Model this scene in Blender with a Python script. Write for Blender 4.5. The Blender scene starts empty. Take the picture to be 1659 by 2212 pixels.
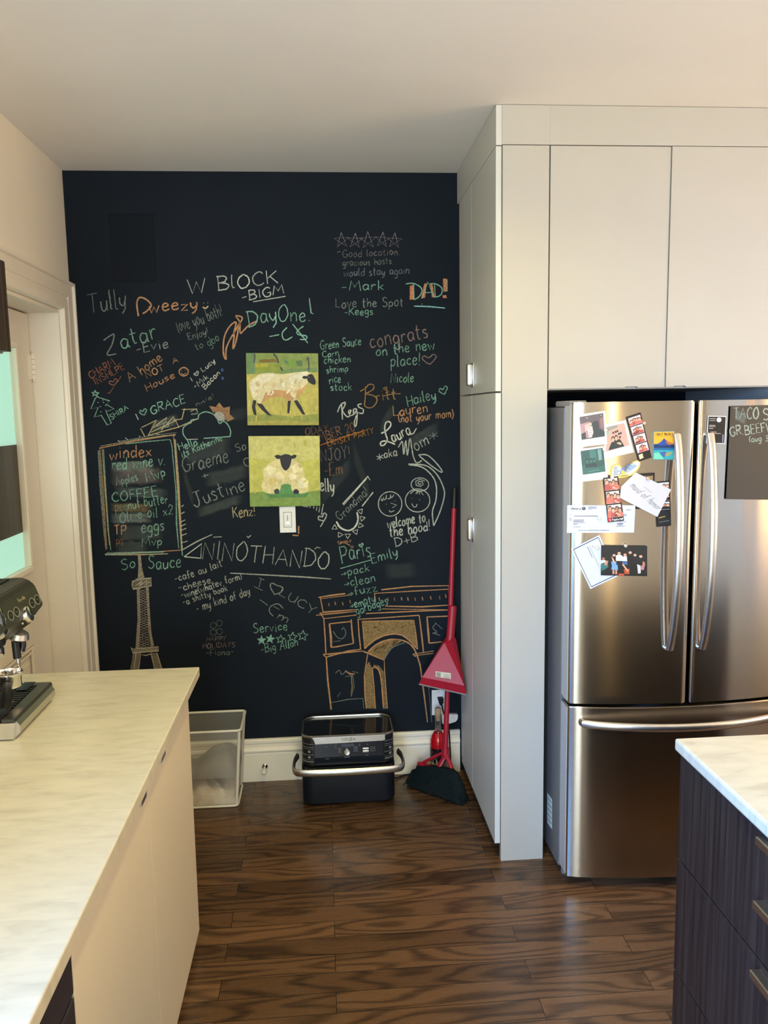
import bpy, bmesh, math, random
from mathutils import Vector, Matrix
random.seed(7)
SC = bpy.context.scene
COL = SC.collection
V = Vector

# ------------------------------------------------------------------ camera
FPX, PW, PH = 1720.77, 1659.0, 2212.0
YAW, PITCH, ROLL = math.radians(4.36091), math.radians(-7.26814), math.radians(-0.93510)
CAM = V((0, 0, 1.70))
_cy, _sy = math.cos(YAW), math.sin(YAW)
_f = V((_sy * math.cos(PITCH), _cy * math.cos(PITCH), math.sin(PITCH)))
_r = V((_cy, -_sy, 0)); _u = _r.cross(_f)
_c, _s = math.cos(ROLL), math.sin(ROLL)
CR = _c * _r + _s * _u; CU = -_s * _r + _c * _u; CF = _f
cam_data = bpy.data.cameras.new('camera'); cam = bpy.data.objects.new('camera', cam_data)
COL.objects.link(cam)
cam_data.sensor_fit = 'VERTICAL'; cam_data.sensor_height = 36.0
cam_data.lens = FPX / PH * 36.0
cam_data.clip_start = 0.05
cam.matrix_world = Matrix((( CR.x, CU.x, -CF.x, CAM.x), (CR.y, CU.y, -CF.y, CAM.y), (CR.z, CU.z, -CF.z, CAM.z), (0, 0, 0, 1)))
SC.camera = cam

# ------------------------------------------------------------------ world, exposure, main lights
SC.view_settings.view_transform = 'Standard'
SC.view_settings.look = 'None'
SC.view_settings.gamma = 1.0
SC.view_settings.use_curve_mapping = False
SC.view_settings.exposure = -0.05
w = bpy.data.worlds.new('sky'); SC.world = w; w.use_nodes = True
w.node_tree.nodes['Background'].inputs[0].default_value = (0.62, 0.80, 1.0, 1)
w.node_tree.nodes['Background'].inputs[1].default_value = 1.0
WARM = (1.0, 0.84, 0.24)
COOL = (0.14, 0.41, 1.0)
WINDOW_POWER = 185.0        # daylight through the window over the worktop
FRONT_POWER = 150.0         # daylight through the glazed end of the room behind the photographer
RIGHT_POWER = 70.0        # warm fill for the left side, through an added unseen window
POT_POWER = (14.5, 1.0, 2.0, 1.0, 1.0)   # the aisle lamp is set strong, the rest weak
POTS = [(0.20, 1.78), (1.75, 1.55), (1.12, -0.9), (2.7, 1.55), (1.75, -1.6)]

def area_light(name, loc, direction, sx, sy, power, color, spread=math.pi):
    l = bpy.data.lights.new(name, 'AREA'); l.shape = 'RECTANGLE'; l.size = sx; l.size_y = sy
    l.energy = power; l.color = color; l.spread = spread
    o = bpy.data.objects.new(name, l); o.location = loc; o.rotation_euler = V(direction).to_track_quat('-Z', 'Y').to_euler()
    COL.objects.link(o); return o
area_light('window_daylight', (-1.36, -0.65, 1.72), (.785, .366, -.50), 1.5, 1.0, WINDOW_POWER, COOL, math.radians(102))
area_light('glazed_end_daylight', (-0.42, -2.62, 1.45), (.1, 1, .40), 1.05, 1.9, FRONT_POWER, (0.86, 0.99, 1.0))
area_light('right_warm_fill', (3.54, 1.30, 1.65), (-1, -.2, .24), 2.0, 1.3, RIGHT_POWER, (1.0, 0.60, 0.22))  # orange fill added to brighten the left wall and base cabinets

# ------------------------------------------------------------------ helpers
def S(h, a=1.0):
    h = h.lstrip('#'); c = [int(h[i:i + 2], 16) / 255 for i in (0, 2, 4)]
    return tuple(x / 12.92 if x <= 0.04045 else ((x + 0.055) / 1.055) ** 2.4 for x in c) + (a,)

def ray(px, py):
    return ((px - PW / 2) / FPX) * CR + ((PH / 2 - py) / FPX) * CU + CF
class Plane:
    def __init__(s, o, n): s.o = V(o); s.n = V(n).normalized()
    def hit(s, px, py, off=0.0):
        d = ray(px, py); t = (s.o - CAM).dot(s.n) / d.dot(s.n)
        return CAM + d * t + s.n * off
def pl(axis, val):
    n = V((0, 0, 0)); o = V((0, 0, 0)); i = 'XYZ'.index(axis); o[i] = val
    n[i] = -1 if axis == 'Y' else 1
    return Plane(o, n)

LOC = {}
def thing(name, label, cat, loc, group=None):
    o = bpy.data.objects.new(name, None); COL.objects.link(o); o.location = loc; LOC[o.name] = V(loc)
    o.empty_display_size = 0.05
    tag(o, label, cat, group); return o
def tag(o, label=None, cat=None, group=None, kind=None):
    if label: o['label'] = label
    if cat: o['category'] = cat
    if group: o['group'] = group
    if kind: o['kind'] = kind
    return o
def obj(name, bm, mats, parent=None, label=None, loc=None, smooth=False, sharp=40):
    """link a bmesh given in world coordinates as one mesh object"""
    me = bpy.data.meshes.new(name)
    if loc is None:
        loc = LOC[parent.name] if parent else V((0, 0, 0))
    loc = V(loc)
    bm.transform(Matrix.Translation(-loc))
    if smooth:
        for f in bm.faces: f.smooth = True
        lim = math.radians(sharp)
        for e in bm.edges:
            if len(e.link_faces) == 2 and e.calc_face_angle(0) > lim: e.smooth = False
    bm.to_mesh(me); bm.free()
    if not isinstance(mats, (list, tuple)): mats = [mats]
    for m in mats: me.materials.append(m)
    o = bpy.data.objects.new(name, me); COL.objects.link(o)
    if parent:
        o.parent = parent; o.location = loc - LOC[parent.name]
    else: o.location = loc
    LOC[o.name] = loc
    if label: o['label'] = label
    return o
def struct(name, bm, mats, parent=None, label=None, **k):
    o = obj(name, bm, mats, parent, label, **k)
    if parent is None: o['kind'] = 'structure'
    return o
def B(): return bmesh.new()
def box(bm, a, b, bev=0.0, seg=2, mi=0):
    a = V(a); b = V(b)
    lo = V((min(a.x, b.x), min(a.y, b.y), min(a.z, b.z))); hi = V((max(a.x, b.x), max(a.y, b.y), max(a.z, b.z)))
    r = bmesh.ops.create_cube(bm, size=1.0, matrix=Matrix.Translation((lo + hi) / 2) @ Matrix.Diagonal((*(hi - lo), 1)))
    fs = set(f for v in r['verts'] for f in v.link_faces)
    for f in fs: f.material_index = mi
    if bev > 0:
        es = list(set(e for v in r['verts'] for e in v.link_edges))
        x = bmesh.ops.bevel(bm, geom=es, offset=bev, segments=seg, affect='EDGES', profile=0.5)
        for f in x['faces']: f.material_index = mi
    return bm
def prism(bm, pts, direction, mi=0):
    """extrude a closed world-space polygon along direction"""
    d = V(direction); n = len(pts)
    a = [bm.verts.new(V(p)) for p in pts]; b = [bm.verts.new(V(p) + d) for p in pts]
    fs = [bm.faces.new(a), bm.faces.new(b[::-1])]
    for i in range(n): fs.append(bm.faces.new((a[i], b[i], b[(i + 1) % n], a[(i + 1) % n])))
    for f in fs: f.material_index = mi
    bmesh.ops.recalc_face_normals(bm, faces=fs)
    return bm
def frame_of(t):
    t = t.normalized(); up = V((0, 0, 1)) if abs(t.z) < 0.9 else V((1, 0, 0))
    x = t.cross(up).normalized(); return x, x.cross(t).normalized()
def tube(bm, pts, r, n=12, r2=None, mi=0, cap=True, ref=None):
    """tube through points; r radius (or list), r2 second radius for flat bars"""
    pts = [V(p) for p in pts]; rings = []
    for i, p in enumerate(pts):
        t = pts[min(i + 1, len(pts) - 1)] - pts[max(i - 1, 0)]
        if ref is None: x, y = frame_of(t)
        else:
            t = t.normalized(); y = (V(ref) - t * V(ref).dot(t)).normalized(); x = t.cross(y)
        ra = r[i] if isinstance(r, (list, tuple)) else r
        rb = ra if r2 is None else (r2[i] if isinstance(r2, (list, tuple)) else r2)
        rings.append([bm.verts.new(p + x * (ra * math.cos(2 * math.pi * k / n)) + y * (rb * math.sin(2 * math.pi * k / n))) for k in range(n)])
    fs = []
    for a, b in zip(rings, rings[1:]):
        for k in range(n): fs.append(bm.faces.new((a[k], a[(k + 1) % n], b[(k + 1) % n], b[k])))
    if cap: fs += [bm.faces.new(rings[0][::-1]), bm.faces.new(rings[-1])]
    for f in fs: f.material_index = mi
    bmesh.ops.recalc_face_normals(bm, faces=fs)
    return bm
def lathe(bm, prof, c, axis=(0, 0, 1), n=32, mi=0):
    """prof = [(r, h)...] revolved about axis through c"""
    ax = V(axis).normalized(); x, y = frame_of(ax); c = V(c); rings = []
    for r, h in prof:
        if r < 1e-6: rings.append([bm.verts.new(c + ax * h)])
        else: rings.append([bm.verts.new(c + ax * h + (x * math.cos(2 * math.pi * k / n) + y * math.sin(2 * math.pi * k / n)) * r) for k in range(n)])
    fs = []
    for a, b in zip(rings, rings[1:]):
        if len(a) == 1 and len(b) == 1: continue
        for k in range(n):
            k2 = (k + 1) % n
            if len(a) == 1: fs.append(bm.faces.new((a[0], b[k2], b[k])))
            elif len(b) == 1: fs.append(bm.faces.new((a[k], a[k2], b[0])))
            else: fs.append(bm.faces.new((a[k], a[k2], b[k2], b[k])))
    for f in fs: f.material_index = mi
    bmesh.ops.recalc_face_normals(bm, faces=fs)
    return bm
def smooth_pts(p, n=6, closed=False):
    if len(p) < 3: return p
    q = ([p[-1]] + p + [p[0], p[1]]) if closed else ([p[0]] + p + [p[-1]])
    out = []
    for i in range(1, len(q) - 2):
        a, b, c, d = q[i - 1], q[i], q[i + 1], q[i + 2]
        for k in range(n):
            t = k / n
            out.append(tuple(0.5 * ((2 * b[j]) + (-a[j] + c[j]) * t + (2 * a[j] - 5 * b[j] + 4 * c[j] - d[j]) * t * t + (-a[j] + 3 * b[j] - 3 * c[j] + d[j]) * t ** 3) for j in range(len(b))))
    out.append(tuple(q[-2])); return out
def P(s):
    """'x,y x,y' -> list of pairs; a leading ~ smooths the line, a leading @ smooths and closes it"""
    m = s[0] if s[0] in '~@' else ''
    p = [tuple(float(t) for t in q.split(',')) for q in s.lstrip('~@').split()]
    return smooth_pts(p, 6, m == '@') if m else p
def ell(cx, cy, rx, ry=None, n=20, a0=0, a1=360, rot=0):
    ry = rx if ry is None else ry; o = []
    cr, sr = math.cos(math.radians(rot)), math.sin(math.radians(rot))
    for k in range(n + 1):
        t = math.radians(a0 + (a1 - a0) * k / n); x, y = rx * math.cos(t), ry * math.sin(t)
        o.append((cx + x * cr - y * sr, cy + x * sr + y * cr))
    return o

# ------------------------------------------------------------------ materials
def mat(name, color, rough=0.5, metal=0.0, spec=0.5, noise=0.0, nscale=40.0, bump=0.0, bscale=200.0, coat=0.0, **k):
    m = bpy.data.materials.new(name); m.use_nodes = True
    nt = m.node_tree; b = nt.nodes['Principled BSDF']
    c = S(color) if isinstance(color, str) else tuple(color) + ((1,) if len(color) == 3 else ())
    b.inputs['Base Color'].default_value = c
    b.inputs['Roughness'].default_value = rough; b.inputs['Metallic'].default_value = metal
    b.inputs['Specular IOR Level'].default_value = spec
    b.inputs['Coat Weight'].default_value = coat
    for kk, vv in k.items(): b.inputs[kk.replace('_', ' ')].default_value = vv
    tc = nt.nodes.new('ShaderNodeTexCoord')
    if noise > 0:
        n = nt.nodes.new('ShaderNodeTexNoise'); n.inputs['Scale'].default_value = nscale; n.inputs['Detail'].default_value = 4
        nt.links.new(tc.outputs['Object'], n.inputs['Vector'])
        r = nt.nodes.new('ShaderNodeMapRange'); r.inputs[1].default_value = 0.3; r.inputs[2].default_value = 0.7
        r.inputs[3].default_value = 1 - noise; r.inputs[4].default_value = 1 + noise
        nt.links.new(n.outputs['Fac'], r.inputs[0])
        mx = nt.nodes.new('ShaderNodeMix'); mx.data_type = 'RGBA'; mx.blend_type = 'MULTIPLY'; mx.inputs[0].default_value = 1
        mx.inputs[6].default_value = c
        nt.links.new(r.outputs[0], mx.inputs[7]); nt.links.new(mx.outputs[2], b.inputs['Base Color'])
    if bump > 0:
        n = nt.nodes.new('ShaderNodeTexNoise'); n.inputs['Scale'].default_value = bscale
        nt.links.new(tc.outputs['Object'], n.inputs['Vector'])
        bp = nt.nodes.new('ShaderNodeBump'); bp.inputs['Strength'].default_value = bump; bp.inputs['Distance'].default_value = 0.002
        nt.links.new(n.outputs['Fac'], bp.inputs['Height']); nt.links.new(bp.outputs[0], b.inputs['Normal'])
    return m
def nodes_of(m): return m.node_tree, m.node_tree.nodes['Principled BSDF']

M = {}
M['ceiling'] = mat('ceiling_paint', (0.84, 0.81, 0.77), 0.9, noise=0.02, nscale=3, bump=0.05, bscale=300)
M['wall'] = mat('cream_wall_paint', (0.86, 0.81, 0.70), 0.75, noise=0.02, nscale=4, bump=0.05, bscale=300)
M['trim'] = mat('gloss_white_trim_paint', (0.84, 0.79, 0.69), 0.4, noise=0.02, nscale=6)
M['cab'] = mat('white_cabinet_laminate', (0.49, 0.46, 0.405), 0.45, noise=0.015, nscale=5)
M['pantry'] = mat('brightened_cabinet_laminate', (0.63, 0.635, 0.585), 0.45, noise=0.015, nscale=5)  # cabinet white lightened and greened to make up light missing on this side
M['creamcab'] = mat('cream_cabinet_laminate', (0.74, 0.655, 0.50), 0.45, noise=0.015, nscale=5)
M['gap'] = mat('dark_cabinet_gap', (0.02, 0.02, 0.022), 0.8)
M['white'] = mat('white_plastic', (0.80, 0.79, 0.77), 0.4)
M['black'] = mat('black_plastic', (0.008, 0.008, 0.010), 0.38, spec=0.35, noise=0.1, nscale=30)
M['matte_black'] = mat('matte_black_plastic', (0.006, 0.008, 0.014), 0.55, spec=0.2, noise=0.15, nscale=60)
M['gloss_black'] = mat('gloss_black_panel', (0.010, 0.013, 0.022), 0.12)
M['chrome'] = mat('chrome', (0.78, 0.77, 0.75), 0.12, 1.0, noise=0.03)
M['pull'] = mat('brushed_bright_metal', (0.80, 0.80, 0.80), 0.28, 1.0)
M['satin'] = mat('satin_nickel', (0.62, 0.60, 0.57), 0.30, 1.0, noise=0.04)
M['red'] = mat('red_plastic', '#a01029', 0.42, noise=0.04, nscale=20)
M['bristle'] = mat('dark_green_bristle', (0.005, 0.010, 0.012), 0.8, spec=0.15, noise=0.5, nscale=120, bump=0.6, bscale=400)
M['fridge_side'] = mat('grey_painted_steel', (0.12, 0.12, 0.125), 0.45, noise=0.05)
M['greyplastic'] = mat('grey_plastic', (0.20, 0.20, 0.20), 0.5)
M['esp'] = mat('black_sesame_enamel', (0.035, 0.037, 0.030), 0.32, noise=0.05)

def m_steel(name, base, rough):
    m = mat(name, base, rough, 1.0); nt, b = nodes_of(m)
    b.inputs['Anisotropic'].default_value = 0.95; b.inputs['Anisotropic Rotation'].default_value = 0.25
    t = nt.nodes.new('ShaderNodeTangent'); t.direction_type = 'RADIAL'; t.axis = 'Z'
    nt.links.new(t.outputs[0], b.inputs['Tangent'])
    tc = nt.nodes.new('ShaderNodeTexCoord'); mp = nt.nodes.new('ShaderNodeMapping'); mp.inputs['Scale'].default_value = (1.5, 1.5, 260)
    n = nt.nodes.new('ShaderNodeTexNoise'); n.inputs['Scale'].default_value = 3; n.inputs['Detail'].default_value = 3
    nt.links.new(tc.outputs['Object'], mp.inputs[0]); nt.links.new(mp.outputs[0], n.inputs['Vector'])
    r = nt.nodes.new('ShaderNodeMapRange'); r.inputs[3].default_value = rough - 0.012; r.inputs[4].default_value = rough + 0.012
    nt.links.new(n.outputs['Fac'], r.inputs[0]); nt.links.new(r.outputs[0], b.inputs['Roughness'])
    return m
M['steel'] = m_steel('brushed_stainless_steel', (0.48, 0.43, 0.375), 0.19)

def m_floor():
    m = mat('dark_stained_oak_planks', (0.05, 0.02, 0.01), 0.3, spec=0.5); nt, b = nodes_of(m); L = nt.links.new; N = nt.nodes.new
    tc = N('ShaderNodeTexCoord')
    br = N('ShaderNodeTexBrick'); br.offset = 0.37; br.offset_frequency = 2; br.squash = 1.0
    for k, v in (('Scale', 1.0), ('Mortar Size', 0.0011), ('Mortar Smooth', 0.1), ('Brick Width', 0.93), ('Row Height', 0.083), ('Bias', 0.0)): br.inputs[k].default_value = v
    br.inputs['Color1'].default_value = (0, 0, 0, 1); br.inputs['Color2'].default_value = (1, 1, 1, 1); br.inputs['Mortar'].default_value = (0.5, 0.5, 0.5, 1)
    L(tc.outputs['Object'], br.inputs['Vector'])
    sep = N('ShaderNodeSeparateColor'); L(br.outputs['Color'], sep.inputs[0])
    mul = N('ShaderNodeMath'); mul.operation = 'MULTIPLY'; mul.inputs[1].default_value = 37.0; L(sep.outputs[0], mul.inputs[0])
    cmb = N('ShaderNodeCombineXYZ'); L(mul.outputs[0], cmb.inputs[2])
    mp = N('ShaderNodeMapping'); mp.inputs['Scale'].default_value = (1.5, 9.0, 1.0); L(tc.outputs['Object'], mp.inputs[0])
    add = N('ShaderNodeVectorMath'); add.operation = 'ADD'; L(mp.outputs[0], add.inputs[0]); L(cmb.outputs[0], add.inputs[1])
    n1 = N('ShaderNodeTexNoise'); n1.inputs['Scale'].default_value = 1.0; n1.inputs['Detail'].default_value = 1.5; n1.inputs['Roughness'].default_value = 0.35
    L(add.outputs[0], n1.inputs['Vector'])
    m1 = N('ShaderNodeMath'); m1.operation = 'MULTIPLY'; m1.inputs[1].default_value = 60.0; L(n1.outputs['Fac'], m1.inputs[0])
    sn = N('ShaderNodeMath'); sn.operation = 'SINE'; L(m1.outputs[0], sn.inputs[0])
    mp2 = N('ShaderNodeMapping'); mp2.inputs['Scale'].default_value = (6, 160, 1); L(tc.outputs['Object'], mp2.inputs[0])
    n2 = N('ShaderNodeTexNoise'); n2.inputs['Scale'].default_value = 1.0; n2.inputs['Detail'].default_value = 3; L(mp2.outputs[0], n2.inputs['Vector'])
    r1 = N('ShaderNodeMapRange'); r1.inputs[1].default_value = -0.2; r1.inputs[2].default_value = 1.0; L(sn.outputs[0], r1.inputs[0])
    mix1 = N('ShaderNodeMath'); mix1.operation = 'MULTIPLY'; L(r1.outputs[0], mix1.inputs[0]); L(n2.outputs['Fac'], mix1.inputs[1])
    cr = N('ShaderNodeMix'); cr.data_type = 'RGBA'; cr.inputs[6].default_value = (0.140, 0.072, 0.034, 1); cr.inputs[7].default_value = (0.012, 0.007, 0.005, 1)
    cl = N('ShaderNodeMath'); cl.operation = 'MULTIPLY'; cl.use_clamp = True; cl.inputs[1].default_value = 1.15; L(mix1.outputs[0], cl.inputs[0]); L(cl.outputs[0], cr.inputs[0])
    rb = N('ShaderNodeMapRange'); rb.inputs[3].default_value = 0.55; rb.inputs[4].default_value = 1.25; L(sep.outputs[0], rb.inputs[0])
    mm = N('ShaderNodeMix'); mm.data_type = 'RGBA'; mm.blend_type = 'MULTIPLY'; mm.inputs[0].default_value = 1; L(cr.outputs[2], mm.inputs[6]); L(rb.outputs[0], mm.inputs[7])
    gp = N('ShaderNodeMix'); gp.data_type = 'RGBA'; gp.inputs[7].default_value = (0.012, 0.007, 0.005, 1); L(br.outputs['Fac'], gp.inputs[0]); L(mm.outputs[2], gp.inputs[6])
    L(gp.outputs[2], b.inputs['Base Color'])
    rr = N('ShaderNodeMapRange'); rr.inputs[3].default_value = 0.20; rr.inputs[4].default_value = 0.34; L(n2.outputs['Fac'], rr.inputs[0]); L(rr.outputs[0], b.inputs['Roughness'])
    bp = N('ShaderNodeBump'); bp.inputs['Strength'].default_value = 0.12; bp.inputs['Distance'].default_value = 0.001; L(n2.outputs['Fac'], bp.inputs['Height']); L(bp.outputs[0], b.inputs['Normal'])
    return m
M['floor'] = m_floor()

def m_marble():
    m = mat('pale_veined_marble', (0.8, 0.78, 0.73), 0.28); nt, b = nodes_of(m); L = nt.links.new; N = nt.nodes.new
    tc = N('ShaderNodeTexCoord'); mp = N('ShaderNodeMapping'); mp.inputs['Rotation'].default_value = (0, 0, 0.55); mp.inputs['Scale'].default_value = (6.0, 22.0, 3.0)
    L(tc.outputs['Object'], mp.inputs[0])
    n = N('ShaderNodeTexNoise'); n.inputs['Scale'].default_value = 1.6; n.inputs['Detail'].default_value = 7; n.inputs['Roughness'].default_value = 0.55; n.inputs['Distortion'].default_value = 0.7
    L(mp.outputs[0], n.inputs['Vector'])
    cr = N('ShaderNodeValToRGB'); e = cr.color_ramp.elements
    e[0].position = 0.30; e[0].color = (0.50, 0.46, 0.36, 1); e[1].position = 0.62; e[1].color = (0.63, 0.585, 0.465, 1)
    x = e.new(0.45); x.color = (0.58, 0.54, 0.43, 1)
    L(n.outputs['Fac'], cr.inputs[0]); L(cr.outputs[0], b.inputs['Base Color'])
    return m
M['marble'] = m_marble()

def m_wood(name, a, c, rough, axis_scale, coat=0.0):
    m = mat(name, a, rough, coat=coat); nt, b = nodes_of(m); L = nt.links.new; N = nt.nodes.new
    tc = N('ShaderNodeTexCoord'); mp = N('ShaderNodeMapping'); mp.inputs['Scale'].default_value = axis_scale; L(tc.outputs['Object'], mp.inputs[0])
    n = N('ShaderNodeTexNoise'); n.inputs['Scale'].default_value = 1; n.inputs['Detail'].default_value = 5; L(mp.outputs[0], n.inputs['Vector'])
    cr = N('ShaderNodeValToRGB'); e = cr.color_ramp.elements; e[0].position = 0.35; e[0].color = a + (1,); e[1].position = 0.68; e[1].color = c + (1,)
    L(n.outputs['Fac'], cr.inputs[0]); L(cr.outputs[0], b.inputs['Base Color'])
    return m
M['darkwood'] = m_wood('espresso_stained_wood', (0.012, 0.008, 0.008), (0.040, 0.026, 0.022), 0.38, (90, 90, 2.5))

def m_board():
    m = mat('black_chalkboard_paint', (0.012, 0.017, 0.026), 0.7, spec=0.2); nt, b = nodes_of(m); L = nt.links.new; N = nt.nodes.new
    tc = N('ShaderNodeTexCoord'); n = N('ShaderNodeTexNoise'); n.inputs['Scale'].default_value = 1.7; n.inputs['Detail'].default_value = 6; n.inputs['Roughness'].default_value = 0.6
    L(tc.outputs['Object'], n.inputs['Vector'])
    cr = N('ShaderNodeValToRGB'); e = cr.color_ramp.elements; e[0].position = 0.35; e[0].color = (0.0026, 0.0068, 0.0138, 1); e[1].position = 0.75; e[1].color = (0.0056, 0.0102, 0.0188, 1)
    L(n.outputs['Fac'], cr.inputs[0]); L(cr.outputs[0], b.inputs['Base Color'])
    return m
M['board'] = m_board()
M['patch'] = mat('darker_chalkboard_black', (0.0018, 0.0050, 0.0104), 0.7, spec=0.2, noise=0.05)

def m_chalk():
    """chalk dust: pigment and coverage come from the stroke, grain from a fine noise"""
    m = bpy.data.materials.new('chalk'); m.use_nodes = True; nt = m.node_tree; nt.nodes.clear(); N = nt.nodes.new; L = nt.links.new
    out = N('ShaderNodeOutputMaterial'); at = N('ShaderNodeAttribute'); at.attribute_name = 'Pigment'
    d = N('ShaderNodeBsdfDiffuse'); t = N('ShaderNodeBsdfTransparent'); mx = N('ShaderNodeMixShader')
    tc = N('ShaderNodeTexCoord'); n = N('ShaderNodeTexNoise'); n.inputs['Scale'].default_value = 260; n.inputs['Detail'].default_value = 2
    L(tc.outputs['Object'], n.inputs['Vector'])
    r = N('ShaderNodeMapRange'); r.inputs[1].default_value = 0.34; r.inputs[2].default_value = 0.60; r.inputs[3].default_value = 0.62; r.inputs[4].default_value = 1.08
    L(n.outputs['Fac'], r.inputs[0])
    mu = N('ShaderNodeMath'); mu.operation = 'MULTIPLY'; mu.use_clamp = True; L(r.outputs[0], mu.inputs[0]); L(at.outputs['Alpha'], mu.inputs[1])
    L(at.outputs['Color'], d.inputs['Color']); L(mu.outputs[0], mx.inputs[0]); L(t.outputs[0], mx.inputs[1]); L(d.outputs[0], mx.inputs[2]); L(mx.outputs[0], out.inputs[0])
    return m
M['chalk'] = m_chalk()
def m_print(name, rough, nz, nscale, spec=0.5, bump=0.0):
    m = mat(name, (0.5, 0.5, 0.5), rough, spec=spec); nt, b = nodes_of(m); N = nt.nodes.new; L = nt.links.new
    at = N('ShaderNodeAttribute'); at.attribute_name = 'Pigment'
    tc = N('ShaderNodeTexCoord'); n = N('ShaderNodeTexNoise'); n.inputs['Scale'].default_value = nscale; n.inputs['Detail'].default_value = 4; n.inputs['Distortion'].default_value = 0.8
    L(tc.outputs['Object'], n.inputs['Vector'])
    r = N('ShaderNodeMapRange'); r.inputs[1].default_value = 0.3; r.inputs[2].default_value = 0.7; r.inputs[3].default_value = 1 - nz; r.inputs[4].default_value = 1 + nz
    L(n.outputs['Fac'], r.inputs[0])
    mx = N('ShaderNodeMix'); mx.data_type = 'RGBA'; mx.blend_type = 'MULTIPLY'; mx.inputs[0].default_value = 1
    L(at.outputs['Color'], mx.inputs[6]); L(r.outputs[0], mx.inputs[7]); L(mx.outputs[2], b.inputs['Base Color'])
    if bump:
        bp = N('ShaderNodeBump'); bp.inputs['Strength'].default_value = bump; bp.inputs['Distance'].default_value = 0.002
        L(n.outputs['Fac'], bp.inputs['Height']); L(bp.outputs[0], b.inputs['Normal'])
    return m
M['print'] = m_print('printed_ink', 0.35, 0.06, 200)
M['matteprint'] = m_print('matte_ink', 0.7, 0.04, 200, 0.2)
M['paint'] = m_print('oil_paint', 0.55, 0.16, 38, 0.3, 0.35)
def m_glass(name, color, rough, trans=1.0, alpha=1.0):
    return mat(name, color, rough, Transmission_Weight=trans, Alpha=alpha)
M['bin'] = mat('translucent_frosted_plastic', (0.66, 0.66, 0.60), 0.4, spec=0.2, Alpha=0.24)
M['binrim'] = mat('milky_plastic', (0.80, 0.77, 0.68), 0.4, Alpha=0.92)

# ------------------------------------------------------------------ stroke lettering
G = {}
def g(ch, wd, *st): G[ch] = (wd, [P(s) for s in st])
g('A', .7, '0,0 .35,1 .7,0', '.12,.38 .6,.4'); g('B', .6, '.05,0 .05,1', '~0,1 .42,.96 .5,.76 .36,.56 .06,.52 .42,.48 .6,.28 .45,.05 0,0')
g('C', .6, '~.58,.84 .36,1 .09,.76 .03,.4 .16,.08 .4,0 .6,.15'); g('D', .66, '.05,0 .05,1', '~-.04,1 .35,.95 .64,.6 .56,.22 .3,.03 -.02,0')
g('E', .52, '.5,1 .04,1 .04,0 .52,0', '.04,.52 .42,.53'); g('F', .5, '.5,1 .04,1 .04,0', '.04,.52 .4,.53')
g('G', .66, '~.6,.85 .36,1 .08,.75 .03,.4 .2,.04 .46,.02 .6,.2 .6,.42', '.36,.42 .66,.42'); g('H', .62, '.05,0 .05,1', '.6,0 .58,1', '.05,.5 .6,.52')
g('I', .2, '.1,0 .1,1'); g('J', .6, '~.42,1 .42,.3 .3,.02 .1,.06 .02,.25', '.15,1 .65,1'); g('K', .6, '.05,0 .05,1', '.55,.95 .06,.42', '.2,.55 .6,0')
g('L', .52, '.05,1 .05,.02 .52,.02'); g('M', .85, '0,0 .14,1 .42,.35 .7,1 .84,0'); g('N', .66, '.03,0 .05,1 .6,0 .62,1'); g('O', .68, '@.34,1 .04,.6 .1,.15 .36,0 .62,.3 .6,.75')
g('P', .58, '.05,0 .05,1', '~0,1 .45,.97 .56,.74 .4,.5 .06,.46'); g('R', .6, '.05,0 .05,1', '~0,1 .45,.97 .52,.74 .38,.52 .06,.48', '.2,.48 .6,0')
g('S', .55, '~.5,.88 .3,1 .08,.85 .14,.6 .42,.45 .5,.2 .3,.0 .03,.1'); g('T', .62, '0,.98 .62,1', '.3,1 .3,0'); g('U', .6, '~.04,1 .05,.3 .25,.0 .5,.15 .57,.5 .58,1', '.58,1 .6,0')
g('V', .62, '0,1 .3,0 .62,1'); g('W', .95, '0,1 .22,0 .46,.8 .7,0 .95,1'); g('X', .6, '0,1 .6,0', '.6,1 0,0'); g('Y', .6, '0,1 .3,.5 .6,1', '.3,.5 .28,0'); g('Z', .62, '0,.96 .55,1 .05,.03 .62,.02')
g('a', .48, '~.42,.5 .2,.56 .04,.35 .1,.06 .28,.03 .42,.28 .43,.5 .43,.1 .5,.02'); g('b', .46, '.05,1 .05,.02', '~.05,.35 .25,.55 .43,.32 .3,.02 .06,.05'); g('c', .42, '~.4,.46 .2,.56 .04,.3 .15,.03 .42,.1')
g('d', .48, '~.42,.45 .2,.55 .03,.3 .15,.02 .42,.2', '.44,1 .44,.0'); g('e', .44, '~.04,.28 .36,.34 .36,.5 .2,.57 .04,.36 .1,.05 .28,.0 .44,.12'); g('f', .36, '~.38,.95 .22,1 .16,.8 .16,.0', '0,.52 .34,.54')
g('g', .46, '~.42,.48 .2,.56 .03,.32 .15,.06 .4,.2 .42,.5 .41,-.2 .25,-.38 .05,-.28'); g('h', .46, '.05,1 .05,0', '~.05,.3 .24,.55 .4,.42 .42,0'); g('i', .18, '.08,.55 .09,0', '.08,.74 .09,.78')
g('j', .2, '~.12,.55 .12,-.2 -.05,-.34', '.12,.74 .12,.78'); g('k', .44, '.05,1 .05,0', '.4,.55 .06,.25', '.16,.33 .44,0'); g('l', .18, '~.06,1 .06,.1 .16,.0'); g('m', .72, '.04,.55 .05,0', '~.05,.35 .2,.55 .34,.45 .35,0', '~.35,.35 .52,.55 .66,.44 .68,0')
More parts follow.
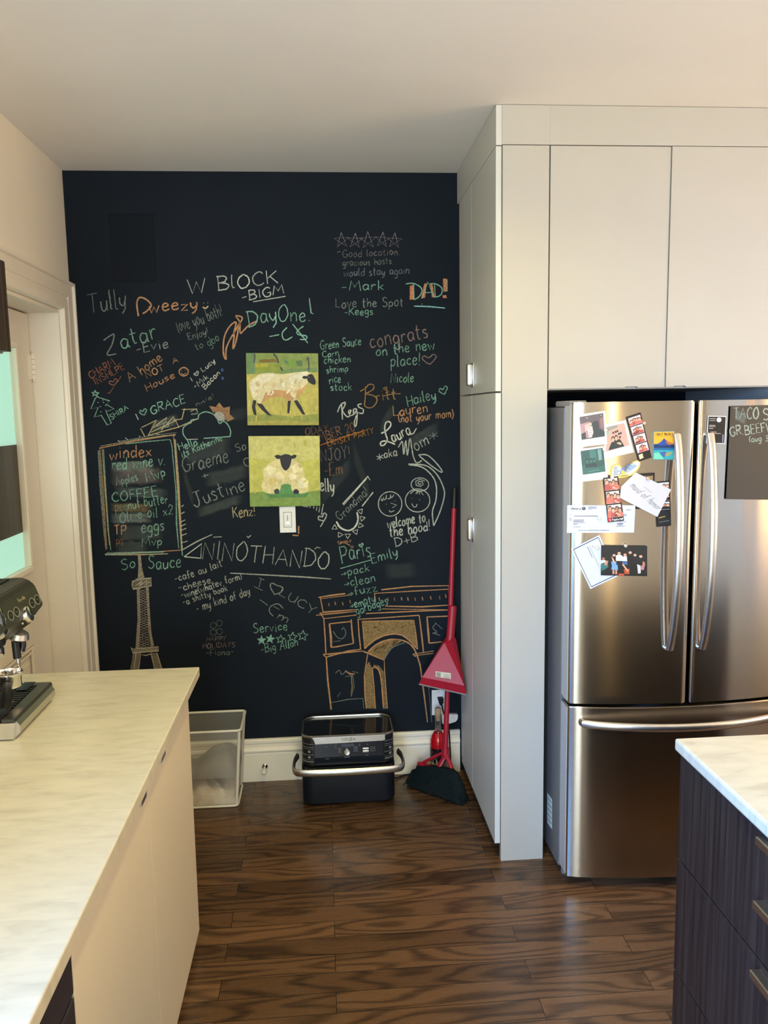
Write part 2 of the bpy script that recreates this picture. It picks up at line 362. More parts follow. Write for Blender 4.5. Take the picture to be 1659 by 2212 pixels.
g('n', .46, '.04,.55 .05,0', '~.05,.32 .24,.55 .4,.42 .42,0'); g('o', .46, '@.22,.56 .03,.3 .1,.05 .26,.0 .42,.2 .38,.48'); g('p', .46, '.05,.55 .04,-.36', '~.05,.4 .25,.56 .43,.32 .28,.03 .06,.08'); g('r', .36, '.05,.55 .06,0', '~.06,.32 .18,.53 .36,.5')
g('s', .38, '~.34,.5 .16,.56 .06,.42 .3,.24 .3,.05 .04,.03'); g('t', .36, '~.16,.9 .15,.12 .3,.02', '0,.58 .34,.6'); g('u', .46, '~.04,.55 .06,.15 .22,.0 .4,.2 .42,.55', '.42,.55 .45,0'); g('v', .42, '0,.55 .2,0 .42,.55'); g('w', .62, '0,.55 .16,0 .31,.45 .46,0 .62,.55')
g('x', .42, '0,.55 .42,0', '.42,.55 0,0'); g('y', .44, '~.02,.55 .06,.2 .22,.08 .38,.3', '~.42,.55 .34,-.1 .1,-.36'); g('z', .42, '0,.53 .38,.55 .03,.02 .42,.02')
g('!', .18, '.1,1 .08,.3', '.08,.08 .09,.02'); g('.', .16, '.06,.06 .09,.0'); g('-', .4, '.02,.4 .36,.42'); g('+', .5, '.25,.7 .25,.1', '.0,.4 .5,.4'); g('(', .22, '~.2,1 .04,.6 .06,.2 .22,-.1'); g(')', .22, '~.02,1 .18,.6 .16,.2 .0,-.1')
g('*', .5, '.25,.95 .25,.15', '0,.75 .5,.35', '.5,.75 0,.35'); g("'", .14, '.08,1 .06,.78'); g(' ', .34); g('2', .52, '~.04,.78 .25,1 .48,.78 .35,.45 .02,.02', '.02,.02 .54,.04'); g('0', .55, '@.28,1 .04,.6 .1,.15 .3,0 .52,.35 .48,.8')
g('3', .5, '~.05,.9 .3,1 .46,.8 .2,.55 .48,.35 .35,.03 .03,.06'); g('1', .2, '.1,0 .1,1'); g('$', .5, '~.48,.85 .25,.95 .06,.75 .42,.4 .4,.12 .04,.12', '.27,1.15 .2,-.15'); g('>', .5, '0,.35 .5,.4', '.3,.55 .5,.4 .3,.2'); g('&', .5, '.25,.7 .25,.1', '0,.4 .5,.4')
g('<', .62, '~.3,.1 .02,.55 .12,.85 .3,.62 .5,.9 .62,.6 .3,.05')     # a heart
def lettering(text, p0, p1, h, jit=0.0, rng=random):
    """single-line lettering between two baseline points; up is -y when y runs down the picture"""
    sp = 0.14; adv = sum(G[c][0] + sp for c in text) - sp
    dx, dy = p1[0] - p0[0], p1[1] - p0[1]; ln = math.hypot(dx, dy); ex, ey = dx / ln, dy / ln
    k = ln / adv; x = 0.0; out = []; slant = rng.uniform(-.02, .20) if jit > 0 else 0
    for c in text:
        wd, st = G[c]; jy = rng.uniform(-jit, jit) * h; js = 1 + rng.uniform(-jit, jit)
        for s in st:
            q = []
            for (a, b) in s:
                u = (x + a + rng.uniform(-.25, .25) * jit) * k + slant * b * abs(h) * .6; v = (b + rng.uniform(-.3, .3) * jit) * h * js + jy
                q.append((p0[0] + ex * u + ey * v, p0[1] + ey * u - ex * v))
            out.append(q)
        x += wd + sp
    return out

class Ink:
    """strokes and fills laid on a surface; pt(x, y, k) gives the point of layer k"""
    def __init__(s, pt, step=2e-5):
        s.bm = bmesh.new(); s.lay = s.bm.loops.layers.float_color.new('Pigment'); s.pt = pt; s.k = 0; s.step = step
    def _paint(s, f, cols):
        for lp, c in zip(f.loops, cols): lp[s.lay] = c
    def stroke(s, pts, wd, col, a=1.0, taper=True, rough=0.12):
        if len(pts) < 2: return
        c = tuple(col[:3]) + (a,); s.k += s.step; n = len(pts); L = []; R_ = []
        for i, p in enumerate(pts):
            q0, q1 = pts[max(i - 1, 0)], pts[min(i + 1, n - 1)]
            tx, ty = q1[0] - q0[0], q1[1] - q0[1]; ln = math.hypot(tx, ty) or 1
            ww = wd / 2 * (1 + random.uniform(-rough, rough)) * (0.75 if taper and i in (0, n - 1) else 1)
            nx, ny = -ty / ln * ww, tx / ln * ww
            L.append(s.bm.verts.new(s.pt(p[0] + nx, p[1] + ny, s.k))); R_.append(s.bm.verts.new(s.pt(p[0] - nx, p[1] - ny, s.k)))
        for i in range(n - 1):
            s._paint(s.bm.faces.new((L[i], L[i + 1], R_[i + 1], R_[i])), [c] * 4)
    def line(s, spec, wd, col, a=1.0): s.stroke(P(spec), wd, col, a)
    def text(s, t, x0, y0, x1, y1, h, col, a=1.0, wd=2.0, jit=0.08):
        for q in lettering(t, (x0, y0), (x1, y1), h, jit): s.stroke(q, wd * random.uniform(.85, 1.12), col, a * (random.uniform(.72, 1.08) if jit else 1))
    def fill(s, pts, col, a=1.0):
        s.k += s.step; c = tuple(col[:3]) + (a,)
        if len(pts) > 2 and math.hypot(pts[0][0] - pts[-1][0], pts[0][1] - pts[-1][1]) < 1e-9: pts = pts[:-1]
        f = s.bm.faces.new([s.bm.verts.new(s.pt(p[0], p[1], s.k)) for p in pts]); s._paint(f, [c] * len(pts))
    def poly(s, spec, col, a=1.0): s.fill(P(spec), col, a)
    def smear(s, x0, y0, x1, y1, hh, col, a, n=10):
        """a soft wiped band from (x0,y0) to (x1,y1), hh half-height"""
        s.k += s.step; rows = []
        for j, (v, aa) in enumerate(((-1, 0), (-.55, 1), (0, .8), (.55, 1), (1, 0))):
            row = []
            for i in range(n + 1):
                t = i / n; e = min(1, t * 6, (1 - t) * 5); wob = random.uniform(.85, 1.15)
                row.append((s.bm.verts.new(s.pt(x0 + (x1 - x0) * t, y0 + (y1 - y0) * t + v * hh * wob, s.k)), aa * e * a * 1.35 * random.uniform(.7, 1.1)))
            rows.append(row)
        for r0, r1 in zip(rows, rows[1:]):
            for i in range(n):
                q = (r0[i], r0[i + 1], r1[i + 1], r1[i]); f = s.bm.faces.new([z[0] for z in q]); s._paint(f, [tuple(col[:3]) + (z[1],) for z in q])
    def done(s, name, m, parent, label=None):
        return obj(name, s.bm, m, parent, label)

# ================================================================== THE SETTING
YC, XL, XP, YF, ZC = 3.564, -1.05, 0.612, 2.784, 2.713
XR, YB = 3.30, -2.45
struct('floor', box(B(), (-1.6, YB - .2, -.12), (XR + .2, YC + .2, 0)), M['floor'])
struct('ceiling', box(B(), (-1.6, YB - .2, ZC), (XR + .2, YC + .2, ZC + .12)), M['ceiling'])
wall_back = struct('wall_back', box(B(), (-1.6, YC, 0), (XR + .2, YC + .15, ZC)), M['board'])
bm = B()
for a, b in (((YB, 0), (.25, ZC)), ((.25, 0), (2.35, .95)), ((.25, 2.35), (2.35, ZC)), ((2.35, 0), (YC, ZC))): box(bm, (XR, a[0], a[1]), (XR + .15, b[0], b[1]))
struct('wall_right', bm, M['wall'])
# left wall with a doorway and a window opening
DY0, DY1, DZ = 2.55, 3.392, 2.124
WY0, WY1, WZ0, WZ1 = -1.50, 0.25, 1.16, 2.26
bm = B()
for a, b in (((DY1, 0), (YC, ZC)), ((DY0, DZ), (DY1, ZC)), ((WY1, 0), (DY0, ZC)), ((WY0, 0), (WY1, WZ0)), ((WY0, WZ1), (WY1, ZC)), ((YB, 0), (WY0, ZC))):
    box(bm, (XL - .20, a[0], a[1]), (XL, b[0], b[1]))
struct('wall_left', bm, M['wall'])
# far end of the room, behind the photographer: a glazed opening
bm = B()
for a, b in (((-1.25, 0), (-0.98, ZC)), ((-0.98, 2.45), (0.14, ZC)), ((0.14, 0), (XR, ZC)), ((-0.98, 0), (0.14, .45))):
    box(bm, (a[0], YB - .15, a[1]), (b[0], YB, b[1]))
struct('wall_front', bm, M['wall'])
def window(name, axis, c, a0, a1, z0, z1):
    w_ = bpy.data.objects.new(name, None); COL.objects.link(w_); w_['kind'] = 'structure'
    base = V((c, a0, z0)) if axis == 'X' else V((a0, c, z0)); w_.location = base; LOC[w_.name] = base
    def bx(bm, p0, p1, d):
        if axis == 'X': box(bm, (c - d, p0[0], p0[1]), (c + d, p1[0], p1[1]), .004)
        else: box(bm, (p0[0], c - d, p0[1]), (p1[0], c + d, p1[1]), .004)
    bm = B(); t = .05
    bx(bm, (a0, z0), (a0 + t, z1), .03); bx(bm, (a1 - t, z0), (a1, z1), .03); bx(bm, (a0 + t, z0), (a1 - t, z0 + t), .03); bx(bm, (a0 + t, z1 - t), (a1 - t, z1), .03)
    am = (a0 + a1) / 2; bx(bm, (am - .02, z0 + t), (am + .02, z1 - t), .022)
    struct('window_frame', bm, M['trim'], w_)
window('window_1', 'X', XL - .16, WY0, WY1, WZ0, WZ1)
window('added_window_3', 'X', XR + .10, .25, 2.35, .95, 2.35)  # unseen window added to carry the warm fill from the right
window('window_2', 'Y', YB - .10, -0.98, 0.14, .45, 2.45)

# baseboard along the chalkboard wall: moulded profile
def profile_run(name, prof, direction, mats, **k):
    return struct(name, prism(B(), prof, direction), mats, **k)
pb = [(0, 0), (.016, 0), (.016, .132), (.013, .137), (.020, .142), (.022, .150), (.018, .158), (.012, .163), (.012, .180), (.016, .185), (.016, .196), (.010, .202), (0, .203)]
bb = profile_run('baseboard_back', [(XL, YC - d, z) for d, z in pb], (XP - XL, 0, 0), M['trim'])
# door casing (moulded), its jamb lining, and the door itself
pc = [(0, 0), (.018, 0), (.026, .004), (.026, .016), (.017, .022), (.015, .034), (.019, .040), (.019, .082), (.014, .088), (.014, .094), (.019, .100), (.022, .112), (.022, .150), (.012, .158), (0, .160)]
WC = YC - DY1 - .004
bm = B()
rings = [[bm.verts.new((XL + d, DY1 + (.160 - q) / .160 * WC + .002, 0)) for d, q in pc], [bm.verts.new((XL + d, DY1 + (.160 - q) / .160 * WC + .002, DZ + .002 + (.160 - q) * .80)) for d, q in pc], [bm.verts.new((XL + d, DY0 - .12, DZ + .002 + (.160 - q) * .80)) for d, q in pc]]
fs = [bm.faces.new(rings[0]), bm.faces.new(rings[2])]
for a, b in zip(rings, rings[1:]):
    for i in range(len(pc)): fs.append(bm.faces.new((a[i], b[i], b[(i + 1) % len(pc)], a[(i + 1) % len(pc)])))
bmesh.ops.recalc_face_normals(bm, faces=fs)
struct('trim_1', bm, M['trim'])
bm = B()
box(bm, (XL - .198, DY1 - .012, 0), (XL + .004, DY1 + .001, DZ - .001), .002); box(bm, (XL - .198, DY0 + .013, DZ - .012), (XL + .004, DY1 - .013, DZ + .001), .002)
box(bm, (XL - .198, DY0 - .001, 0), (XL + .004, DY0 + .012, DZ - .001), .002)
struct('trim_2', bm, M['trim'])
XD = -1.165
door = bpy.data.objects.new('door_1', None); COL.objects.link(door); door['kind'] = 'structure'; door.location = (XD, DY1 - .02, 0); LOC['door_1'] = V((XD, DY1 - .02, 0))
M['door'] = mat('cream_door_paint', (0.76, 0.70, 0.61), 0.45, noise=0.02, nscale=5)
M['frost'] = mat('frosted_sea_green_glass', (0.46, 0.70, 0.63), 0.6, Transmission_Weight=0.3, bump=0.3, bscale=220, Emission_Color=(0.42, 0.72, 0.62, 1), Emission_Strength=0.5)  # emission stands in for daylight coming through the pane
M['darkband'] = m_wood('dark_streaked_band', (0.010, 0.010, 0.010), (0.045, 0.040, 0.030), 0.3, (60, 60, 2.0))  # dark streaked tone of the band across the glazing
dy0, dy1, dz1 = DY0 + .016, DY1 - .018, DZ - .018
gy0, gy1, gz0, gz1 = DY0 + .15, 3.19, 1.112, 1.96
bm = B()
box(bm, (XD - .04, gy1, .01), (XD, dy1, dz1), .002); box(bm, (XD - .04, dy0, .01), (XD, gy0, dz1), .002)
box(bm, (XD - .04, gy0, gz1), (XD, gy1, dz1)); box(bm, (XD - .04, gy0, .80), (XD, gy1, gz0)); box(bm, (XD - .04, gy0, .01), (XD, gy1, .22)); box(bm, (XD - .032, gy0, .22), (XD - .012, gy1, .80))
struct('door_leaf', bm, M['door'], door)
bm = B()
for k_, (z0, z1) in enumerate(((.22, .80),)):
    for q in (0, 1):
        e = .012 + .018 * q; r_ = .006 - q * .002
        loop = [(XD - .006 + .004 * q, gy0 + e, z0 + e), (XD - .006 + .004 * q, gy1 - e, z0 + e), (XD - .006 + .004 * q, gy1 - e, z1 - e), (XD - .006 + .004 * q, gy0 + e, z1 - e)]
        for i in range(4): tube(bm, [loop[i], loop[(i + 1) % 4]], r_, 8)
box(bm, (XD - .014, gy0 + .06, .28), (XD - .003, gy1 - .06, .74), .004)
struct('door_panel_moulding', bm, M['door'], door)
bm = B(); t = .022
for a, b in (((gy0 - t, gz0 - t), (gy1 + t, gz0)), ((gy0 - t, gz1), (gy1 + t, gz1 + t)), ((gy1, gz0), (gy1 + t, gz1)), ((gy0 - t, gz0), (gy0, gz1))):
    box(bm, (XD - .004, a[0], a[1]), (XD + .012, b[0], b[1]), .004)
struct('glazing_bead', bm, M['trim'], door)
zb0, zb1 = 1.250, 1.592
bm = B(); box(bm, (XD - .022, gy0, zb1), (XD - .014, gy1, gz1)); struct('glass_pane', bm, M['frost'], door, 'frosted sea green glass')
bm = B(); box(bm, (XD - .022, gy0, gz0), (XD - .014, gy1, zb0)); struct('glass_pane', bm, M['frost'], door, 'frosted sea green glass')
bm = B(); box(bm, (XD - .024, gy0, zb0), (XD - .012, gy1, zb1)); struct('dark_pane', bm, M['darkband'], door, 'dark streaked panel across the glazing')
for zc in (1.897, .35):
    bm = B()
    for k in range(5): tube(bm, [(XD + .006, DY1 - .014, zc - .05 + .02 * k + .001), (XD + .006, DY1 - .014, zc - .05 + .02 * k + .019)], .0085, 12)
    lathe(bm, [(0, .0), (.006, 0), (.007, .006), (0, .012)], (XD + .006, DY1 - .014, zc + .05), n=12); lathe(bm, [(0, 0), (.006, 0), (.007, -.006), (0, -.012)], (XD + .006, DY1 - .014, zc - .05), n=12)
    box(bm, (XD - .001, DY1 - .055, zc - .05), (XD + .003, DY1 - .016, zc + .05))
    struct('door_hinge', bm, M['trim'], door, smooth=True)
# outside of the doorway is plain daylight-lit; close it off behind the door
struct('trim_3', box(B(), (XL - .22, DY0 - .05, 0), (XL - .202, DY1 + .05, DZ + .05)), M['door'])

# ceiling downlights, all above or behind the photographer
M['lens'] = mat('lit_lamp_lens', (1, 1, 1), 0.5, Emission_Color=(1.0, 0.80, 0.55, 1), Emission_Strength=9.0)
for i, (x, y) in enumerate(POTS):
    t = thing('ceiling_downlight', 'recessed round ceiling downlight, %s' % ('above the aisle beside the left worktop', 'above the island nearest the fridge', 'above the island in the middle of the room', 'nearest the right wall', 'nearest the glazed end of the room')[i], 'light', (x, y, ZC), 'ceiling downlights')
    obj('trim_ring', lathe(B(), [(.045, -.002), (.066, -.006), (.070, -.003), (.070, 0), (.045, 0)], (x, y, ZC), n=32), M['white'], t, smooth=True)
    obj('lamp_lens', lathe(B(), [(0, -.001), (.045, -.001), (.045, 0), (0, 0)], (x, y, ZC), n=32), M['lens'], t)
    l = bpy.data.lights.new('downlight_bulb', 'AREA'); l.shape = 'DISK'; l.size = .085; l.energy = POT_POWER[i]; l.color = WARM; l.spread = math.radians(150)
    o = bpy.data.objects.new('downlight_bulb', l); COL.objects.link(o); o.parent = t; o.location = (0, 0, -.012)

# unseen globe lamp behind the camera, added for the warm streak on the fridge
M['globe'] = mat('added_lit_warm_globe', (1, 0.9, 0.7), 0.4, Emission_Color=(1.0, 0.66, 0.24, 1), Emission_Strength=520.0)
t = thing('added_pendant_lamp', 'unseen warm globe lamp on a black cord, added for the streak on the fridge doors', 'lamp', (1.20, -1.0, ZC))
obj('added_ceiling_rose', lathe(B(), [(0, 0), (.05, 0), (.048, -.018), (0, -.022)], (1.20, -1.0, ZC), n=24), M['black'], t, smooth=True)
obj('cord', tube(B(), [(1.20, -1.0, ZC - .02), (1.20, -1.0, 1.68)], .003, 8), M['black'], t, smooth=True)
obj('added_lamp_holder', lathe(B(), [(0, .09), (.018, .085), (.022, .04), (.022, .03), (0, .03)], (1.20, -1.0, 1.60), n=24), M['black'], t, smooth=True)
obj('added_globe_bulb', lathe(B(), [(.036 * math.sin(math.pi * i / 12), -.036 * math.cos(math.pi * i / 12)) for i in range(13)], (1.20, -1.0, 1.596), n=24), M['globe'], t, smooth=True)

# ================================================================== CHALK ON THE WALL
CW = pl('Y', YC)
def chalk(): return Ink(lambda x, y, k: CW.hit(x, y, .0006 + k))
Wh, Te, Or, Gy, Pk, Br = S('#d8dccf'), S('#9acdb6'), S('#cf9d74'), S('#9aa59c'), S('#b79a96'), S('#b08a58')
Pa = S('#d9c79a')
def z2(spec, ox, oy, sc):
    """points read off an enlarged view"""
    m = spec[0] if spec[0] in '~@' else ''
    return P(m + ' '.join('%f,%f' % (ox + float(q.split(',')[0]) / sc, oy + float(q.split(',')[1]) / sc) for q in spec.lstrip('~@').split()))
inscription_count = 0
def write(*rows, wd=2.2):
    """one inscription: rows of (text, x0, y0, x1, y1, height, colour, alpha[, width])"""
    k = chalk()
    for r in rows: k.text(*r[:6], r[6], r[7], r[8] if len(r) > 8 else wd)
    k.done('chalk_lettering', M['chalk'], wall_back)
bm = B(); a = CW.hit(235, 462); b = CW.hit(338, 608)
box(bm, (a.x, YC - .003, b.z), (b.x, YC + .001, a.z), .0015); struct('dark_rectangle', bm, M['patch'], wall_back, 'thin darker rectangle on the chalkboard wall')  # thin rectangle, slightly darker than the wall around it

write(('W BlOCK', 407, 633, 600, 613, 30, Wh, .85, 2.6))
k = chalk(); k.text('-BIGM', 523, 650, 614, 634, 20, Wh, .8, 2.6); k.line('547,652 617,640', 3, Wh, .7); k.done('chalk_lettering', M['chalk'], wall_back)
k = chalk(); k.text('Day', 538, 706, 598, 690, 34, Te, .85, 2.6); k.text('One', 601, 692, 660, 693, 34, Te, .8, 2.6); k.line('668,644 672,676 677,678', 2.6, Te, .9); k.line('667,692 669,693', 3, Pk, .8)
k.line('582,727 603,723', 3, Te, .9); k.stroke(z2('~830,880 760,960 770,1040 820,1068 910,1020', 500, 580, 6.9125), 2.6, Te, .85)
k.line('632,700 649,721 665,741', 2.8, Te, .85); k.stroke(z2('~1075,862 1000,915 975,960 1010,990 1110,1005 1125,1040 1090,1060 1020,1058', 500, 580, 6.9125), 2.6, Te, .8); k.done('chalk_lettering', M['chalk'], wall_back)
k = chalk(); k.stroke(z2('~1640,745 1560,790 1510,840 1480,860 1475,760 1440,700 1500,720 1460,790 1420,860 1440,760 1380,800 1330,900 1320,1040 1345,1110 1350,1000 1420,870 1410,1010 1440,940 1470,780', 180, 522, 4.366), 3.2, Or, .85)
k.done('chalk_scribble', M['chalk'], wall_back)
write(('Tully', 194, 680, 274, 664, 42, Gy, .55, 2.6))
k = chalk(); k.stroke(z2('~520,450 505,330 530,275 590,290 640,345 600,400 560,425', 180, 580, 4.366), 3.4, Or, .85); k.text('weezy', 322, 675, 427, 667, 27, Or, .85, 3.2)
k.line('~438,663 444,666 450,661', 3, Pa, .8); k.line('439,655 441,655', 2.5, Gy, .7); k.line('448,654 450,654', 2.5, Gy, .7); k.done('chalk_lettering', M['chalk'], wall_back)
write(('love you both!', 386, 718, 483, 682, 26, Gy, .55), ('Enjoy!', 407, 734, 451, 722, 15, Gy, .5), ('to', 424, 756, 440, 748, 16, Gy, .45), ('gbo', 453, 750, 474, 732, 18, Te, .4), wd=1.8)
k = chalk(); k.stroke(z2('~190,680 245,640 290,622 270,720 225,812 310,806', 180, 580, 4.366), 2.6, Gy, .65); k.text('atar', 262, 752, 340, 731, 40, Te, .7, 2.4); k.text('-Evie', 295, 764, 364, 750, 22, Gy, .8, 2.4); k.done('chalk_lettering', M['chalk'], wall_back)
write(('A home', 281, 826, 352, 778, 21, Or, .7), ('NOT', 318, 818, 356, 800, 14, Or, .75), ('A', 374, 787, 386, 782, 12, Or, .7), ('House', 317, 846, 378, 815, 15, Or, .7))
k = chalk(); k.stroke(ell(397, 803, 10, 9), 2.6, Or, .75); k.line('392,800 393,801', 2, Or, .7); k.line('400,799 401,800', 2, Or, .7); k.line('~391,806 397,809 402,805', 1.6, Or, .7); k.done('chalk_smiley', M['chalk'], wall_back)
k = chalk(); k.text('CHARM', 196, 818, 250, 788, 16, S('#a8705a'), .7, 2.4); k.text('INSHLPE', 207, 832, 270, 796, 15, S('#a8705a'), .7, 2.2); k.text('<', 238, 838, 256, 832, 16, S('#a8705a'), .75, 2.4)
k.line('262,812 254,826', 2, S('#a8705a'), .7); k.line('246,836 236,850 232,848', 2, S('#a8705a'), .6); k.line('236,850 239,846', 2, S('#a8705a'), .6); k.done('chalk_lettering', M['chalk'], wall_back)
k = chalk(); k.stroke(z2('130,1210 250,1250 215,1280 290,1325 215,1350 265,1460 225,1475 170,1385 105,1400 140,1310 70,1325 115,1220 130,1210', 180, 580, 4.366), 2.2, Te, .7)
k.stroke(z2('110,1148 122,1172 148,1172 128,1188 136,1206 110,1190 88,1202 98,1182 78,1168 104,1170 110,1148', 180, 580, 4.366), 2.6, Te, .8)
for x, y in ((135, 1262), (180, 1238), (155, 1300), (205, 1290), (160, 1350), (208, 1335), (185, 1262)): k.stroke(z2('%d,%d %d,%d' % (x, y, x + 10, y + 4), 180, 580, 4.366), 2, Wh, .7)
k.done('chalk_tree_drawing', M['chalk'], wall_back); write(('SHIRA', 241, 907, 278, 884, 11, Te, .7), wd=2)
k = chalk(); k.line('293,894 299,907', 2.4, Wh, .7); k.text('<', 304, 901, 319, 897, 16, Te, .75, 2.2); k.text('GRACE', 327, 895, 401, 870, 18, Te, .75, 2.4); k.done('chalk_lettering', M['chalk'], wall_back)
write(('I', 413, 826, 419, 821, 10, Wh, .8), ('<', 423, 815, 432, 809, 10, Wh, .7), ('Lucy', 438, 804, 465, 782, 11, Wh, .8), ('-Mik', 423, 840, 450, 816, 11, Wh, .8), ('Bacon', 443, 842, 476, 807, 12, Wh, .8), wd=1.9)
k = chalk(); k.stroke(ell(480, 799, 2, 2.6, 8), 1.8, S('#5b78c0'), .8); k.stroke(ell(481, 817, 2, 2.6, 8), 1.8, S('#5b78c0'), .8); k.text('nnie!', 425, 879, 464, 858, 10, Gy, .45, 1.6); k.done('chalk_lettering', M['chalk'], wall_back)
zz = lambda s: z2(s, 180, 880, 4.366)
k = chalk(); k.smear(325, 925, 385, 905, 14, Gy, .18)
for s_ in ('540,200 580,275', '550,190 690,120', '610,270 690,120 640,205 790,95 735,215 850,90 905,190', '845,120 930,110 955,10', '930,20 1075,15', '~1010,40 1060,20 1075,55 1015,65', '~690,180 780,140 800,180 720,190', '620,262 900,185 1080,105', '640,235 880,120'): k.stroke(zz(s_), 2.6, Pa if random.random() > .3 else Gy, .65)
k.done('chalk_crown_drawing', M['chalk'], wall_back)
k = chalk(); k.fill(z2('1185,1300 1250,1310 1280,1268 1322,1320 1380,1303 1375,1375 1422,1415 1362,1440 1300,1400 1240,1360', 180, 580, 4.366), Or, .55); k.fill(z2('1230,1380 1260,1350 1300,1350 1330,1380 1335,1430 1290,1440 1250,1410', 180, 580, 4.366), S('#c9cbc4'), .6)
for s_ in ('1185,1300 1250,1310 1280,1268 1322,1320 1380,1303 1375,1375 1422,1415 1362,1440', '1200,1310 1230,1360', '1280,1280 1290,1345', '1370,1315 1330,1370'): k.stroke(z2(s_, 180, 580, 4.366), 1.8, Or, .7)
k.done('chalk_sun_drawing', M['chalk'], wall_back)
k = chalk(); k.stroke(zz('~975,300 942,250 945,190 990,155 1015,145 1020,118 1080,108 1090,70 1150,42 1220,62 1262,105 1285,152 1320,130 1360,160 1388,220 1385,275'), 2.4, Te, .7); k.stroke(zz('970,302 1080,300'), 2.4, Wh, .6); k.stroke(zz('1135,292 1385,275'), 2.8, Te, .75); k.done('chalk_cloud_drawing', M['chalk'], wall_back)
# the framed shopping list
k = chalk()
for (x0, y0, x1, y1, hh, c, a) in ((238, 1009, 335, 1006, 13, Gy, .34), (238, 1035, 352, 1026, 19, S('#8d8480'), .36), (245, 1062, 365, 1066, 12, Gy, .16), (237, 1097, 330, 1097, 11, S('#8d7a58'), .42), (238, 1121, 330, 1118, 12, Gy, .32), (250, 1152, 355, 1150, 18, Gy, .12), (250, 1182, 320, 1180, 14, Gy, .12)): k.smear(x0, y0, x1, y1, hh, c, a)
k.done('chalk_smudge', M['chalk'], wall_back)
k = chalk()
for s_, c, w_, a in (('145,405 165,750 200,1200 215,1340', Gy, 4.5, .5), ('158,385 185,740 212,1200 222,1335', Br, 3, .6), ('190,390 215,800 240,1200 260,1350', Te, 2.2, .5), ('178,395 205,760 232,1150 250,1300', Pa, 2.4, .5), ('150,385 480,320 870,255', Or, 2.6, .7), ('165,365 500,305 760,268 870,262', Pa, 2, .6), ('330,322 520,290 640,265 880,238', Gy, 2.2, .5), ('400,345 600,322 820,303', Te, 2.2, .6), ('820,305 835,360 850,520', Te, 2.2, .6), ('850,262 880,520 905,900 920,1200 935,1345', Or, 3, .55), ('862,300 892,700 915,1100 930,1345', Pa, 5, .5), ('840,420 875,800 880,1100 900,1330', Te, 2.6, .55), ('925,1240 935,1400', Te, 2.6, .5),
                   ('205,1385 500,1375 930,1345', Or, 2.6, .7), ('205,1388 520,1368 760,1362', Te, 4.5, .55), ('260,1392 560,1388 800,1380', Pa, 2.6, .6), ('220,1370 600,1362', Gy, 3, .5)): k.stroke(zz(s_), w_, c, a, rough=.3)
for y in (920, 985, 1060, 1100, 1140, 1190, 1260): k.stroke(zz('%d,%d %d,%d' % (925, y + 18, 945 + (y - 900) * .11, y)), 2.4, Wh, .6)
for s_ in ('395,285 420,305', '325,310 345,325', '540,270 525,275', '690,250 715,255'): k.stroke(zz(s_), 2, Wh, .6)
k.done('chalk_list_frame', M['chalk'], wall_back)
write(('windex', 237, 993, 327, 984, 27, Or, .7, 2.8)); write(('red wine v.', 242, 1016, 357, 1005, 25, Te, .6, 2.4)); write(('Apples', 252, 1050, 298, 1037, 18, Te, .45), ('Mvp', 318, 1042, 358, 1026, 20, Te, .6, 2.4))
write(('COFFEE', 243, 1085, 341, 1071, 21, Te, .6, 2.6)); write(('peanut butter', 249, 1104, 363, 1087, 21, Te, .5, 2.2)); write(('Olive oil x2', 259, 1128, 374, 1111, 22, Te, .5, 2.2))
write(('TP', 247, 1156, 273, 1153, 20, Or, .7, 3)); write(('eggs', 305, 1150, 355, 1147, 26, Te, .55, 2.4)); write(('PT', 251, 1181, 268, 1179, 15, S('#8a5a44'), .7, 2.6)); write(('Mvp', 307, 1183, 350, 1176, 19, Te, .55, 2.4))
write(('So', 263, 1231, 293, 1225, 24, Te, .6), ('Sauce', 320, 1228, 391, 1226, 27, Te, .65), wd=2.2)
write(('Hello', 388, 974, 427, 960, 17, Te, .75, 2.2), ('its Katherine', 394, 989, 481, 951, 14, Te, .75, 2)); write(('Graeme', 396, 1021, 494, 997, 32, Gy, .6, 2.4), ('+', 437, 1035, 451, 1030, 14, Gy, .7, 2.4), ('Justine', 421, 1098, 531, 1057, 33, Gy, .65, 2.6))
k = chalk(); k.text('So', 511, 978, 533, 970, 18, Gy, .5, 2); k.stroke(zz('~1560,480 1530,480 1512,510 1530,545 1560,555'), 2.2, Gy, .55); k.smear(395, 985, 500, 960, 22, Gy, .10); k.smear(440, 1040, 540, 1015, 18, Gy, .10); k.smear(425, 1110, 525, 1075, 12, Gy, .14); k.done('chalk_smudge', M['chalk'], wall_back)
write(('Kenz!', 503, 1118, 552, 1112, 25, Pa, .65, 2.6))
# right of the paintings
zs = lambda s: z2(s, 680, 480, 5.184)
def star(cx, cy, r, k, c, a, w_, rot=0):
    v = [(cx + r * math.sin(math.radians(144 * i + rot)), cy - r * math.cos(math.radians(144 * i + rot))) for i in range(5)]; k.stroke(v + [v[0]], w_, c, a)
k = chalk()
for i, (x, y) in enumerate(((738, 519), (767, 520), (795, 519), (826, 518), (852, 520))): star(x, y, 17 + (i == 2) * 2, k, S('#a89ca0'), .6, 1.9, (-4, 3, -3, 5, 4)[i])
k.done('chalk_star_drawing', M['chalk'], wall_back)
write(('-', 729, 549, 737, 547, 10, Gy, .55), ('Good location.', 740, 557, 864, 550, 16, S('#9a9290'), .5), wd=1.8); write(('gracious hosts.', 740, 575, 850, 570, 15, Gy, .45), wd=1.7); write(('would stay again.', 742, 597, 889, 592, 17, S('#9aa0a8'), .55), wd=1.8)
write(('-Mark', 738, 628, 829, 627, 21, Te, .7), wd=2.3); write(('Love the Spot', 725, 665, 871, 661, 20, Gy, .7), wd=2); write(('-Keegs.', 744, 682, 811, 679, 16, Te, .65), wd=2)
k = chalk()
